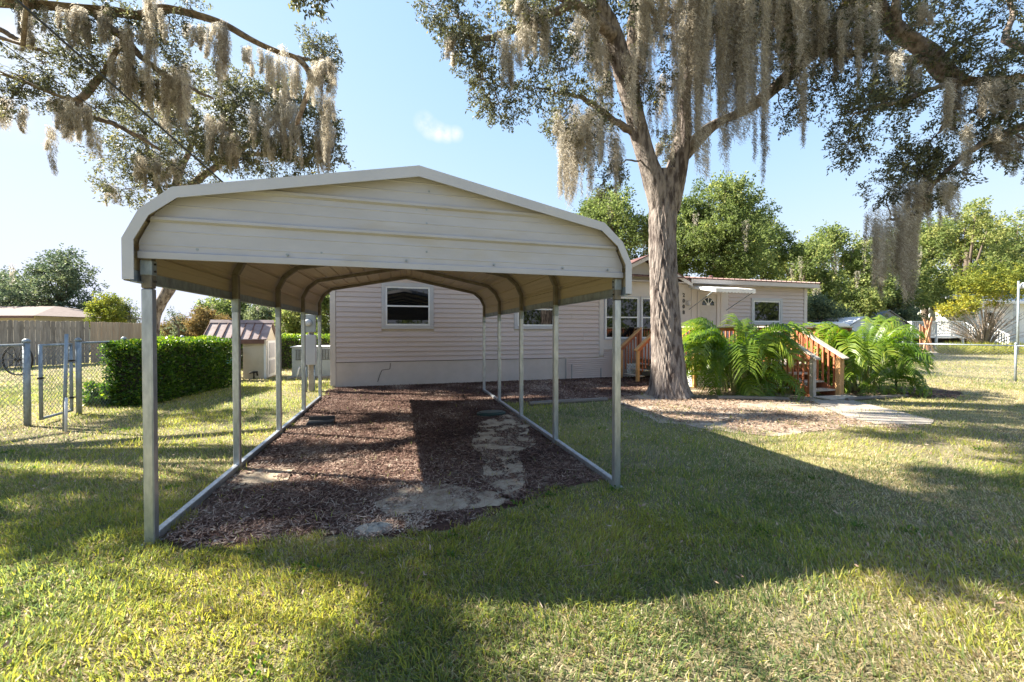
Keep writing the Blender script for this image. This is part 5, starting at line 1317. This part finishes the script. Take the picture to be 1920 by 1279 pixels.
bn = thing("rubbish_bin", (-4.83, 13.6, 0), "dark brown bin with teal and white stickers beside the shed", "bin")
m_ = MB(); m_.hexa([(-4.95, 13.45, 0), (-4.66, 13.45, 0), (-4.66, 13.75, 0), (-4.95, 13.75, 0), (-5.0, 13.4, .85), (-4.62, 13.4, .85), (-4.62, 13.8, .85), (-5.0, 13.8, .85)]); m_.build("body", M['brown_bin'], bn, bevel=.015)
m_ = MB(); m_.hexa([(-5.02, 13.38, .855), (-4.6, 13.38, .855), (-4.6, 13.82, .855), (-5.02, 13.82, .855), (-4.98, 13.42, .92), (-4.64, 13.42, .92), (-4.64, 13.78, .92), (-4.98, 13.78, .92)]); m_.build("lid", M['brown_bin'], bn, bevel=.01)
m_ = MB(); m_.box(-4.93, -4.70, 13.385, 13.398, .52, .66); m_.build("sticker", M['teal'], bn)['label'] = "teal sticker"
m_ = MB(); m_.box(-4.87, -4.72, 13.375, 13.388, .68, .82); m_.build("sticker", M['white'], bn)['label'] = "white sticker"
# spigot pipe cluster at the shed wall
vv = thing("garden_spigot", (-4.30, 13.80, 0), "small dark pipe valve cluster at the foot of the shed wall", "pipes")
m_ = MB(); m_.tube([(-4.3, 13.8, 0), (-4.3, 13.8, .22)], .02, 8); m_.tube([(-4.42, 13.8, .20), (-4.2, 13.8, .22)], .03, 8); m_.tube([(-4.22, 13.8, .22), (-4.2, 13.8, .10)], .025, 8); m_.build("pipe", M['dark'], vv, smooth=True, kind='stuff')

# ------------------------------------------------------------------ air conditioner, meter post
ac = thing("air_conditioner", (-2.55, 13.9, 0), "grey packaged air conditioner cabinet beside the left corner of the house", "air conditioner")
m_ = MB(); m_.box(-3.18, -1.95, 13.5, 14.4, .06, .97); body = m_.build("cabinet", M['grey_box'], ac, bevel=.01)
m_ = MB(); m_.box(-3.22, -1.91, 13.46, 14.44, .972, 1.0); m_.build("lid", M['silver'], ac, bevel=.006)
m_ = MB(); m_.box(-3.3, -1.85, 13.4, 14.5, 0, .058); m_.build("pad", M['concrete'], ac)
for (xa, xb) in ((-3.08, -2.72), (-2.45, -2.05)):
    m_ = MB(); m_.box(xa, xb, 13.488, 13.498, .58, .90); gr_ = m_.build("grille", M['dark'], ac)
    for i in range(9):
        x = xa + (xb - xa) * (i + .5) / 9; q = MB(); q.box(x - .009, x + .009, 13.472, 13.486, .59, .89); q.build("louvre", M['grey_box'], gr_)
m_ = MB(); m_.box(-2.60, -2.585, 13.485, 13.498, .1, .95); m_.build("panel_seam", M['dark'], ac)
m_ = MB(); m_.tube([(-3.02, 13.36, .02), (-2.96, 13.36, .33), (-2.96, 13.48, .36)], .022, 8); m_.build("drain_pipe", M['white'], ac, smooth=True)
MX, MY = -2.08, 10.6
mp = thing("meter_post", (MX, MY, 0), "wooden post carrying a round electric meter, white breaker box and conduits", "utility post")
def mbox(n_, x0, x1, y0, y1, z0, z1, mat, b_=.006): m_ = MB(); m_.box(MX + x0, MX + x1, MY + y0, MY + y1, z0, z1); return m_.build(n_, M[mat], mp, bevel=b_)
mbox("post", -.055, .055, 0, .12, -.02, 2.3, 'deckgrey'); mbox("breaker_box", -.15, .13, -.13, -.004, .66, 1.39, 'trimW', .01)
mbx = mbox("meter_box", -.13, .12, -.13, -.004, 1.45, 1.88, 'grey_box', .01)
m_ = MB(); m_.tube([(MX - .03, MY - .131, 1.68), (MX - .03, MY - .20, 1.68), (MX - .03, MY - .225, 1.68)], [.085, .08, .04], 16); m_.build("meter", M['silver'], mbx, smooth=True)
m_ = MB(); m_.tube([(MX - .03, MY - .132, 1.68), (MX - .03, MY - .15, 1.68)], .098, 16); m_.build("meter_ring", M['galv2'], mbx)
for x, zt, r in ((-.09, .66, .022), (.09, .66, .015), (.0, 1.44, .02)):
    m_ = MB(); m_.tube([(MX + x, MY - .06, 0 if zt < 1 else 1.392), (MX + x, MY - .06, zt)], r, 8); m_.build("conduit", M['galv2'], mp, smooth=True)
m_ = MB(); m_.tube([(MX + .02, MY - .06, 1.885), (MX + .02, MY - .06, 3.2)], .026, 8); m_.tube([(MX + .02, MY - .06, 3.2), (MX - .03, MY - .12, 3.28)], [.045, .05], 8); m_.build("mast", M['galv2'], mp, smooth=True)
# service cables
hd = Vector((MX - .03, MY - .12, 3.25))
def cable(name, px, py, d, r, label, ext=1.5, sag=.0, end=hd):
    a = end; b_ = at(px, py, d); e = a + (b_ - a) * ext; m_ = MB(); n = 24
    m_.tube([a.lerp(e, i / n) - Vector((0, 0, sag * math.sin(math.pi * i / n))) for i in range(n + 1)], r, 6); o = m_.build(name, M['cable'], None, smooth=True); tag(o, label, "cable"); return o
cable("overhead_cable", 22, -8, 5.2, .016, "thicker overhead cable sloping from the top left corner towards the carport", 1.6)
cable("overhead_cable", -4, 75, 6.2, .0075, "thinner overhead cable below the thick one at the top left", 1.5, end=hd + Vector((0, 0, -.1)))

# ------------------------------------------------------------------ small things on the ground
p = gr(604, 796); bx = thing("black_tray", (p.x, p.y, 0), "flat black plastic tray lying at the left of the mulch", "tray")
m_ = MB(); m_.box(p.x - .21, p.x + .17, p.y - .09, p.y + .10, .013, .06); m_.build("base", M['black'], bx, bevel=.01)
m_ = MB(); m_.box(p.x - .21, p.x + .17, p.y + .101, p.y + .12, .02, .11); m_.build("rim", M['black'], bx)
p = gr(921, 778); lid = thing("utility_box", (p.x, p.y, 0), "dark green oval utility lid set in the mulch near the right rail", "lid")
m_ = MB(); th_ = np.linspace(0, 2 * math.pi, 28, endpoint=False)
m_.prism([(p.x + .26 * math.cos(t), p.y + .17 * math.sin(t)) for t in th_], .006, .05, 'z'); m_.build("frame", M['greenlid'], lid, bevel=.01)
m_ = MB(); m_.prism([(p.x + .22 * math.cos(t), p.y + .135 * math.sin(t)) for t in th_], .051, .062, 'z'); m_.build("cover", M['greenlid'], lid)
def timber(px0, py0, px1, py1, w, label, r=True):
    a, b_ = gr(px0, py0), gr(px1, py1); t = thing("landscape_timber", a.lerp(b_, .5), label, "timber"); m_ = MB()
    m_.tube([a + Vector((0, 0, w * .42)), a.lerp(b_, .33) + Vector((0, .01, w * .46)), a.lerp(b_, .66) + Vector((0, -.01, w * .44)), b_ + Vector((0, 0, w * .40))], [w * .5, w * .55, w * .52, w * .48], 7); m_.build("log", M['timber'], t)
timber(992, 761, 1138, 752, .09, "grey log edging the mulch behind the right carport posts")
timber(1345, 750, 1478, 752, .10, "grey timber edging below the palm left of the stairs")
timber(1588, 752, 1700, 745, .08, "thin dark timber edging the bed at the right palm")
p = gr(1680, 740); sp = thing("garden_spigot", (p.x, p.y, 0), "small dark tap standing beside the right palm", "tap")
m_ = MB(); m_.tube([(p.x, p.y, 0), (p.x, p.y, .36)], .022, 8); m_.build("riser", M['dark'], sp, smooth=True)
m_ = MB(); m_.tube([(p.x, p.y, .33), (p.x - .07, p.y - .03, .31), (p.x - .08, p.y - .03, .26)], .018, 8); m_.tube([(p.x - .04, p.y, .38), (p.x + .04, p.y, .38)], .012, 6); m_.build("tap_head", M['dark'], sp, smooth=True)
p = gr(700, 995); sa = sheet("sand_patch", [(p.x - .09, p.y - .05), (p.x + .1, p.y - .06), (p.x + .12, p.y + .03), (p.x + .02, p.y + .07), (p.x - .1, p.y + .04)], .012, M['sand2'], .02, .03, 44)
# stones: little anthill of sand
hl = MB(); ring_ = []
for r_, z_ in ((.13, .004), (.09, .03), (.045, .05)):
    ring_.append([(p.x + math.cos(t) * r_ * (1 + .2 * math.sin(3 * t)), p.y + math.sin(t) * r_ * .7 * (1 + .2 * math.cos(2 * t)), z_ + .006 * math.sin(5 * t)) for t in th_])
for a_, b_ in zip(ring_, ring_[1:]):
    for i in range(28): j = (i + 1) % 28; hl.quad(a_[i], a_[j], b_[j], b_[i])
k_ = len(hl.v); hl.v += ring_[-1]; hl.f.append(tuple(range(k_, k_ + 28)))
tag(hl.build("ant_mound", M['sand2'], None, smooth=True), "small pale ant mound in the grass in front of the mulch", "ant mound")

# ------------------------------------------------------------------ right-hand chain link fence and what is beyond
fence_run("thin posted chain link fence crossing the lawn at the right", [(15.2, 12.6), (16.46, 9.24), (17.28, 7.03), (18.1, 4.8)], 1.05, .028)
nd0 = at(1708, 640, 32); nd = thing("white_deck", (nd0.x, nd0.y, 0), "white painted deck with railing and steps at the neighbouring house", "deck")
def ND(a, f, z): v = R0 * a + F0 * f; return Vector((nd0.x + v.x, nd0.y + v.y, z))
def nbar(n_, a, b_, w, h, mat='white'): m_ = MB(); m_.bar(ND(*a), ND(*b_), w, h); return m_.build(n_, M[mat], nd)
nbar("floor", (0, 1.4, .98), (6.0, 1.4, .98), 2.8, .16); nbar("rail_cap", (-.05, 0, 2.22), (4.2, 0, 2.22), .14, .07); nbar("bottom_rail", (0, 0, 1.22), (4.2, 0, 1.22), .06, .10)
nbar("rail_cap", (0, 0, 2.2), (0, 2.8, 2.2), .12, .07); nbar("rail_cap", (-0.05, 2.8, 2.22), (6.2, 2.8, 2.22), .14, .07)
for a in (0, 2.05, 4.2): nbar("post", (a, 0, .0), (a, 0, 2.19), .12, .12)
for i in range(1, 26):
    a = 4.2 * i / 26
    if abs(a - 2.05) > .08: nbar("baluster", (a, 0, 1.27), (a, 0, 2.18), .055, .055)
for i in range(1, 10): nbar("baluster", (0, 2.8 * i / 10, 1.1), (0, 2.8 * i / 10, 2.16), .055, .055)
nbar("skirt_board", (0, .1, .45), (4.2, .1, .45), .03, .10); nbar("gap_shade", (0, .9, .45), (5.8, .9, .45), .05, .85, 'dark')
for i in range(5): nbar("step", (4.3, -.2 - i * .28, .86 - i * .19), (5.9, -.2 - i * .28, .86 - i * .19), .28, .05)
for a in (4.3, 5.9):
    nbar("stair_rail", (a, -.05, 2.15), (a, -1.6, 1.15), .10, .08); nbar("stair_rail", (a, -.05, 1.25), (a, -1.6, .25), .06, .10); nbar("post", (a, -1.6, 0), (a, -1.6, 1.2), .1, .1)
    for i in range(1, 9): nbar("baluster", (a, -.05 - 1.55 * i / 9, 1.2 - i / 9), (a, -.05 - 1.55 * i / 9, 2.1 - i / 9), .05, .05)
wh0 = at(1868, 640, 35); wh_ = thing("white_house", (wh0.x, wh0.y, 0), "white neighbouring house at the right edge behind the yellow shrub", "house")
def WH(a, f, z): v = R0 * a + F0 * f; return Vector((wh0.x + v.x, wh0.y + v.y, z))
def wbar(n_, a, b_, w, h, mat='white', par=None): m_ = MB(); m_.bar(WH(*a), WH(*b_), w, h); return m_.build(n_, M[mat], par or wh_)
m_ = MB(); m_.hexa([WH(-.5, 1.5, 0), WH(8, 1.5, 0), WH(8, 8, 0), WH(-.5, 8, 0), WH(-.5, 1.5, 4.0), WH(8, 1.5, 4.0), WH(8, 8, 4.0), WH(-.5, 8, 4.0)]); m_.build("wall", M['white'], wh_)
m_ = MB(); m_.hexa([WH(-1.1, .9, 4.02), WH(8.5, .9, 4.02), WH(8.5, 4.8, 5.0), WH(-1.1, 4.8, 5.0), WH(-1.1, .9, 4.16), WH(8.5, .9, 4.16), WH(8.5, 4.8, 5.14), WH(-1.1, 4.8, 5.14)]); m_.build("roof", M['silver'], wh_)
wbar("fascia", (-1.1, .88, 4.05), (8.5, .88, 4.05), .04, .22); wbar("porch_post", (-.2, .95, 0), (-.2, .95, 3.95), .2, .2); wbar("porch_post", (2.9, .95, 0), (2.9, .95, 3.95), .25, .25)
for a in (.5,): f_ = wbar("window", (a, 1.47, 2.6), (a + 1.1, 1.47, 2.6), .06, 1.3, 'white'); wbar("pane", (a + .1, 1.42, 2.6), (a + 1.0, 1.42, 2.6), .03, 1.1, 'glass', f_)
up = thing("utility_pole", at(1908, 640, 24), "slim white pole with a round lamp head beside the yellow shrub", "lamp post"); up.location.z = 0
b_ = Vector(up.location); m_ = MB(); m_.tube([b_ + Vector((0, 0, -.1)), b_ + Vector((0, 0, 4.5))], [.06, .05], 10); m_.build("shaft", M['galv2'], up, smooth=True)
m_ = MB(); m_.tube([b_ + R0 * .12 + Vector((0, 0, 4.15)), b_ + R0 * .34 + Vector((0, 0, 4.2))], .03, 6); m_.tube([b_ + R0 * .30 + Vector((0, 0, 4.05)), b_ + R0 * .30 + Vector((0, 0, 4.25)), b_ + R0 * .30 + Vector((0, 0, 4.4))], [.17, .17, .06], 10); m_.build("lamp_head", M['silver'], up, smooth=True)
# stack of leaning reddish planks
lp0 = at(1737, 640, 27); lpk = thing("leaning_planks", (lp0.x, lp0.y, 0), "bundle of orange brown planks standing crossed before the white deck", "planks")
for i, (a, e) in enumerate(((-.42, .28), (.35, -.22), (-.2, .1), (.15, .30), (-.3, -.32), (.05, -.1), (.38, .05))):
    m_ = MB(); b1 = lp0 + R0 * a + F0 * (i * .07 - .2); b1.z = 0; t1 = lp0 + R0 * e + F0 * (i * .05 - .1); t1.z = 2.4 - i * .12; m_.bar(b1, t1, .12, .04, tuple(F0)); m_.build("plank", M['orangewood'], lpk)
# silver canopy, slate roofed shed, white van: only their tops clear the rail
def peaked(name, cat, label, px0, px1, pyt, pye, d, mat, wallmat):
    a = at(px0, pye, d); b_ = at(px1, pye, d); t = thing(name, (a.x, a.y, 0), label, cat); mid = a.lerp(b_, .5); zt = at((px0 + px1) / 2, pyt, d).z; ze = a.z
    def q(p, f, z): v = Vector((p.x, p.y, 0)) + F0 * f; return Vector((v.x, v.y, z))
    m_ = MB(); m_.hexa([q(a, 0, ze), q(mid, 0, zt), q(mid, 3, zt), q(a, 3, ze), q(a, 0, ze + .05), q(mid, 0, zt + .05), q(mid, 3, zt + .05), q(a, 3, ze + .05)]); m_.build("roof_panel", M[mat], t)
    m_ = MB(); m_.hexa([q(mid, 0, zt), q(b_, 0, ze), q(b_, 3, ze), q(mid, 3, zt), q(mid, 0, zt + .05), q(b_, 0, ze + .05), q(b_, 3, ze + .05), q(mid, 3, zt + .05)]); m_.build("roof_panel", M[mat], t)
    w = (b_ - a).normalized() * .12
    m_ = MB(); n = len(m_.v); A_, B_ = a + w, b_ - w
    m_.v += [tuple(q(A_, .1, 0)), tuple(q(B_, .1, 0)), tuple(q(B_, .1, ze - .03)), tuple(q(mid, .1, zt - .04)), tuple(q(A_, .1, ze - .03)), tuple(q(A_, 2.9, 0)), tuple(q(B_, 2.9, 0)), tuple(q(B_, 2.9, ze - .03)), tuple(q(mid, 2.9, zt - .04)), tuple(q(A_, 2.9, ze - .03))]
    m_.f += [(0, 1, 2, 3, 4), (9, 8, 7, 6, 5), (0, 5, 6, 1), (1, 6, 7, 2), (4, 9, 5, 0)]; m_.build("wall", M[wallmat], t)
    return t
peaked("garden_canopy", "canopy", "silver grey peaked canopy rising above the right palm", 1590, 1652, 595, 612, 24, 'silver', 'silver')
peaked("tool_shed", "shed", "dark slate grey shed roof left of the white deck", 1625, 1712, 582, 612, 30, 'slate', 'slate')
va = at(1550, 640, 22); van = thing("parked_van", (va.x, va.y, 0), "white van with dark roof rack, its roof just above the deck rail", "van")
def VN(a, f, z): v = R0 * a + F0 * f; return Vector((va.x + v.x, va.y + v.y, z))
prof = [(-1.5, .35), (-1.5, 1.2), (-1.35, 1.75), (-1.15, 1.93), (1.0, 1.95), (1.25, 1.85), (1.75, 1.3), (2.4, 1.15), (2.5, .8), (2.5, .35)]
m_ = MB(); n = len(prof); m_.v += [tuple(VN(x, 0, z)) for x, z in prof] + [tuple(VN(x, 1.8, z)) for x, z in prof]
for i in range(n): j = (i + 1) % n; m_.f.append((i, j, n + j, n + i))
m_.f += [tuple(range(n))[::-1], tuple(range(n, 2 * n))]; m_.build("body", M['white'], van, bevel=.04)
for x in (-.9, 1.7):
    for f in (-.01, 1.61):
        m_ = MB(); m_.tube([VN(x, f, .33), VN(x, f + .2, .33)], .33, 18); m_.build("wheel", M['tyre'], van)
for x0_, x1_ in ((-1.2, -.5), (-.42, .35), (.43, 1.2)):
    m_ = MB(); m_.hexa([VN(x0_, -.012, 1.25), VN(x1_, -.012, 1.25), VN(x1_, .004, 1.25), VN(x0_, .004, 1.25), VN(x0_, -.012, 1.72), VN(x1_, -.012, 1.72), VN(x1_, .004, 1.72), VN(x0_, .004, 1.72)]); m_.build("window", M['glass'], van)
for f in (.3, 1.5): m_ = MB(); m_.tube([VN(-1.1, f, 2.06), VN(.9, f, 2.06)], .03, 6); m_.build("rack_rail", M['dark'], van)
for x in (-1.0, -.3, .3, .85): m_ = MB(); m_.tube([VN(x, .3, 1.97), VN(x, .3, 2.06), VN(x, 1.5, 2.06), VN(x, 1.5, 1.97)], .02, 6); m_.build("crossbar", M['dark'], van)

# strappy yellow clumps in front of the shrub
def straps(p, r, h, n, seed, me=None):
    rng = np.random.default_rng(seed); a = rng.random(n) * 6.28; q = np.sqrt(rng.random(n)) * r
    B = np.stack([np.cos(a) * q, np.sin(a) * q, np.zeros(n)], 1); D = np.stack([np.cos(a) * .8, np.sin(a) * .8, np.full(n, 1.0)], 1) + rng.normal(size=(n, 3)) * .35; D[:, 2] = np.abs(D[:, 2]); D /= np.linalg.norm(D, axis=1)[:, None]
    return leaf_quads(B, D, h * (.6 + .7 * rng.random(n)), np.full(n, .045), rng), rng
for i, px in enumerate((1790, 1812, 1835, 1858, 1882, 1905, 1930)):
    d = 21 + (i % 3) * 1.1; p = gr(px, 664 - (i % 2) * 3); 
    t = thing("fern_clump", (p.x, p.y, 0), ["leftmost yellow green fern clump in the row along the driveway", "second fern clump from the driveway end of the row", "third fern clump of the row, under the shrub twigs", "middle fern clump of the row, before the bare shrub stems", "fern clump just left of the slim white pole", "fern clump at the foot of the slim white pole", "last fern clump of the row, at the right edge"][i], "fern", "fern clumps below the yellow shrub")
    (V, F), rng = straps(p, .65, .75, 420, 400 + i); V = V + np.array([p.x, p.y, 0]); np_obj("leaves", V, F, M['flower'], t, np.clip(.5 + rng.normal(size=len(F)) * .2, 0, 1), kind='stuff')
# ------------------------------------------------------------------ grass, mulch chips, litter (nobody could count these)
def cam_samples(n, dmin, dmax, power, rng, umax=1.55):
    """ground points whose density falls with distance; returns x,y,d"""
    s = rng.random(n)
    e = 2 - power
    d = (dmin ** e + s * (dmax ** e - dmin ** e)) ** (1 / e) if abs(e) > 1e-6 else dmin * (dmax / dmin) ** s
    u = (rng.random(n) * 2 - 1) * umax; a = u * d
    a += rng.normal(size=n) * .15
    c_, s_ = math.cos(YAW), math.sin(YAW)
    return a * c_ + d * s_, -a * s_ + d * c_, d
def soft(x, y, poly, amp=.12, sc=3.0, seed=1):
    jx = (fbm(x * sc, y * sc, seed) - .5) * amp * 4; jy = (fbm(x * sc + 9, y * sc + 4, seed + 5) - .5) * amp * 4
    return inpoly(x + jx, y + jy, poly)
HOUSE = [(-1.75, 11.1), (14.7, 11.1), (14.7, 18.6), (-1.75, 18.6)]
DECKP = [(7.3, 8.5), (8.7, 8.5), (8.7, 6.4), (9.75, 6.4), (9.75, 7.6), (11.6, 7.6), (11.6, 11.1), (7.3, 11.1)]
def lawn_density(x, y):
    k = np.ones(len(x))
    k[soft(x, y, MULCH, .10, 3.5, 1)] = .012
    so = soft(x, y, SOIL, .30, 1.6, 2); k[so] = np.minimum(k[so], np.where(fbm(x[so] * 1.6, y[so] * 1.6, 97, 4) > .53, .5, .05))
    k[soft(x, y, BEDR, .12, 2, 3)] = .05
    pa = soft(x, y, PATH, .06, 2, 4); k[pa] = np.where(fbm(x[pa] * 2, y[pa] * 2, 98, 3) > .56, .35, .02)
    k[inpoly(x, y, DRIVE)] = 0
    k[inpoly(x, y, HOUSE)] = 0; k[inpoly(x, y, DECKP)] = 0
    # thin patches
    bare = fbm(x * .9, y * .9, 31, 4); k *= np.clip(1.25 - np.clip((bare - .47) * 6, 0, 1) * .8, 0, 1)
    # worn ground right of the trunk
    return k
def grass(n, d0, d1, power, seg, hbase, wbase, seed, grow=0.0):
    rng = np.random.default_rng(seed)
    x, y, d = cam_samples(n, d0, d1, power, rng)
    # clump the blades
    cl_ = rng.normal(size=n) * .0
    keep = rng.random(n) < lawn_density(x, y); x, y, d = x[keep], y[keep], d[keep]; n = len(x)
    clump = vnoise(x * 9, y * 9, 3); 
    h = hbase * (.45 + .75 * rng.random(n)) * (.65 + .8 * clump) * (1 + grow * d); w = wbase * (.6 + .8 * rng.random(n)) * (1 + grow * 1.6 * d)
    # direction: lie of the grass varies smoothly with random part
    ang = fbm(x * 1.3, y * 1.3, 7, 2) * 9 + rng.normal(size=n) * 1.3
    lean = .25 + rng.random(n) * 1.15
    dx, dy = np.cos(ang), np.sin(ang)
    rx, ry = -dy, dx
    tw = rng.normal(size=n) * .5; rx, ry = rx * np.cos(tw) + dx * np.sin(tw), ry * np.cos(tw) + dy * np.sin(tw)
    z0 = -.003
    dry = np.clip((fbm(x * .55, y * .55, 12, 4) - .40) * 3.2, 0, 1)
    wide = np.clip((x - 2.5) / 7, 0, 1) * .30 + np.clip((y - 5) / 12, 0, 1) * .15
    isd = rng.random(n) < (.28 + .42 * dry + wide * .7)
    T = np.where(isd, .66 + .34 * rng.random(n), np.clip(.28 + .28 * (fbm(x * .8 + 3, y * .8, 19, 3) - .4) * 2.0 + rng.normal(size=n) * .14, 0, .62))
    h = np.where(isd, h * .75, h)
    lean = np.where(isd, lean + .25, lean)
    base = np.stack([x, y, np.full(n, z0)], 1); R = np.stack([rx, ry, np.zeros(n)], 1) * (w / 2)[:, None]
    if seg == 2:
        mid = base + np.stack([dx * np.sin(lean * .55) * h * .5, dy * np.sin(lean * .55) * h * .5, np.cos(lean * .55) * h * .5], 1)
        tip = mid + np.stack([dx * np.sin(lean * 1.25) * h * .55, dy * np.sin(lean * 1.25) * h * .55, np.cos(lean * 1.25) * h * .55], 1); tip[:, 2] = np.maximum(tip[:, 2], .006)
        V = np.stack([base - R, base + R, mid + R * .85, mid - R * .85, tip], 1).reshape(-1, 3); b = np.arange(n)[:, None] * 5
        F = np.concatenate([b + np.array([[0, 1, 2]]), b + np.array([[0, 2, 3]]), b + np.array([[3, 2, 4]])]); T3 = np.concatenate([T, T, T])
    else:
        tip = base + np.stack([dx * np.sin(lean * .9) * h, dy * np.sin(lean * .9) * h, np.cos(lean * .9) * h], 1)
        V = np.stack([base - R, base + R, tip], 1).reshape(-1, 3); F = np.arange(n * 3).reshape(n, 3); T3 = T
    return V, F, T3
parts = [grass(290000, 1.0, 4.2, .55, 2, .060, .0060, 1), grass(320000, 4.0, 11, 1.0, 1, .058, .0078, 2, .03), grass(170000, 10.5, 34, 1.5, 1, .07, .012, 3, .03)]
V = []; F = []; T = []; k = 0
for v, f, t in parts: V.append(v); F.append(f + k); T.append(t); k += len(v)
go = np_obj("lawn_grass", np.concatenate(V), np.concatenate(F), M['grass'], None, np.concatenate(T), kind='stuff'); go['label'] = "coarse green and straw coloured lawn grass"
# broad-leaved weeds in the lawn
rng = np.random.default_rng(50)
def flat_bits(x, y, z0, L, W, tilt, rng, mat, T, name, label, parent=None):
    n = len(x); a = rng.random(n) * 6.28; D = np.stack([np.cos(a), np.sin(a), rng.normal(size=n) * tilt], 1); D /= np.linalg.norm(D, axis=1)[:, None]
    R = np.stack([-np.sin(a), np.cos(a), rng.normal(size=n) * tilt * 1.2], 1); P = np.stack([x, y, z0 + rng.random(n) * z0], 1)
    V = np.stack([P - D * (L / 2)[:, None], P - D * (L * .12)[:, None] + R * (W / 2)[:, None], P + D * (L / 2)[:, None], P + D * (L * .1)[:, None] - R * (W / 2)[:, None]], 1)
    V[..., 2] = np.maximum(V[..., 2], .004)
    o = np_obj(name, V.reshape(-1, 3), np.arange(n * 4).reshape(n, 4), mat, parent, T, kind='stuff'); o['label'] = label; return o
# mulch chips
def in_area(n, x0, x1, y0, y1, fn, rng):
    x = x0 + (x1 - x0) * rng.random(n); y = y0 + (y1 - y0) * rng.random(n); k = fn(x, y); return x[k], y[k]
sand_in = lambda x, y: np.any([soft(x, y, s, .05, 6, 8) for s in SANDS], axis=0)
def fmul(x, y):
    k = soft(x, y, MULCH, .06, 4, 21); d = .2742 * x + .9617 * y
    thin = rng.random(len(x)) < np.clip(5.5 / np.maximum(d, 2.5), .25, 1)
    s = sand_in(x, y); return k & thin & ((~s) | (fbm(x * 7, y * 7, 93, 3) + .35 * (fbm(x * 1.7, y * 1.7, 94, 2) - .5) > .52)) & (y < 11.15)
x, y = in_area(330000, -1.75, 8.6, 2.85, 11.2, fmul, rng)
dd = .2742 * x + .9617 * y; n = len(x)
pt = fbm(x * 1.4, y * 1.4, 40, 4)
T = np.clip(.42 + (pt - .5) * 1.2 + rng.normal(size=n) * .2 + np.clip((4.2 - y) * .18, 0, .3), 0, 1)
flat_bits(x, y, .012, (.020 + .028 * rng.random(n)) * (1 + .04 * dd), (.005 + .007 * rng.random(n)) * (1 + .05 * dd), .35, rng, M['chips'], T, "mulch_chips", "dark reddish brown mulch chips under the carport")
x, y = in_area(15000, -1.7, 2.1, 2.85, 8, lambda x, y: soft(x, y, MULCH, .10, 4, 21) & (rng.random(len(x)) < np.clip((5.6 - y) * .5, .08, 1)) & (fbm(x * 1.5, y * 1.5, 88, 3) > .40), rng); n = len(x)
flat_bits(x, y, .018, .06 + .07 * rng.random(n), .0035 + .002 * rng.random(n), .3, rng, M['chips'], np.clip(.74 + rng.normal(size=n) * .15, 0, 1), "pine_straw", "dry pale pine straw over the mulch")
# pine straw and dead leaves over the bare soil and the lawn
x, y = in_area(60000, 3, 14, 4, 10, lambda x, y: (soft(x, y, SOIL, .35, 1.6, 2) | soft(x, y, BEDR, .2, 2, 3)) & (fbm(x * 1.1, y * 1.1, 55, 4) > .50) & ~inpoly(x, y, PATH), rng); n = len(x)
flat_bits(x, y, .02, .04 + .05 * rng.random(n), .008 + .014 * rng.random(n), .3, rng, M['litter'], np.clip(.45 + rng.normal(size=n) * .25, 0, 1), "leaf_litter", "brown leaf litter on the bare soil round the oak")
x, y, d = cam_samples(4000, 1.2, 16, .9, rng); k = (lawn_density(x, y) > .3) & (fbm(x * .8, y * .8, 61, 3) > .42); x, y = x[k], y[k]; n = len(x)
flat_bits(x, y, .035, .025 + .025 * rng.random(n), .009 + .008 * rng.random(n), .5, rng, M['litter'], np.clip(.5 + rng.normal(size=n) * .25, 0, 1), "fallen_leaves", "small fallen oak leaves scattered on the lawn")
# clover-like weeds
x, y, d = cam_samples(110, 1.6, 6, .6, rng); k = (lawn_density(x, y) > .2) & (fbm(x * 1.5, y * 1.5, 71, 3) > .53); cx_, cy_ = x[k], y[k]
cx_ = np.concatenate([cx_, [-.62, -.52, -.9, .95, 1.3, 1.15, .3]]); cy_ = np.concatenate([cy_, [2.72, 2.66, 2.95, 3.2, 3.3, 3.05, 2.6]])
m_ = 16; X = np.repeat(cx_, m_) + rng.normal(size=len(cx_) * m_) * .035; Y = np.repeat(cy_, m_) + rng.normal(size=len(cx_) * m_) * .035; n = len(X)
D = rng.normal(size=(n, 3)) * .7; D[:, 2] = np.abs(D[:, 2]) + .5; D /= np.linalg.norm(D, axis=1)[:, None]
Vv, Ff = leaf_quads(np.stack([X, Y, .005 + .02 * rng.random(n)], 1), D, .022 + .02 * rng.random(n), .013 + .01 * rng.random(n), rng)
o = np_obj("lawn_weeds", Vv, Ff, M['hedge'], None, np.clip(.58 + rng.normal(size=n) * .15, 0, 1), kind='stuff'); o['label'] = "low broad leaved weeds in the grass"

# thin fallen twigs
x, y, d = cam_samples(150, 1.6, 12, .7, rng); n = len(x); a = rng.random(n) * 6.28; L = .08 + .22 * rng.random(n)
P = np.stack([x, y, np.full(n, .03)], 1); Q = P + np.stack([np.cos(a) * L, np.sin(a) * L, rng.normal(size=n) * .015], 1)
Vt, Ft = ribbon_twigs(P, Q, np.full(n, .0035), rng); o = np_obj("fallen_twigs", Vt, Ft, M['paleTwig'], None, kind='stuff'); o['label'] = "thin fallen twigs lying on the lawn and mulch"
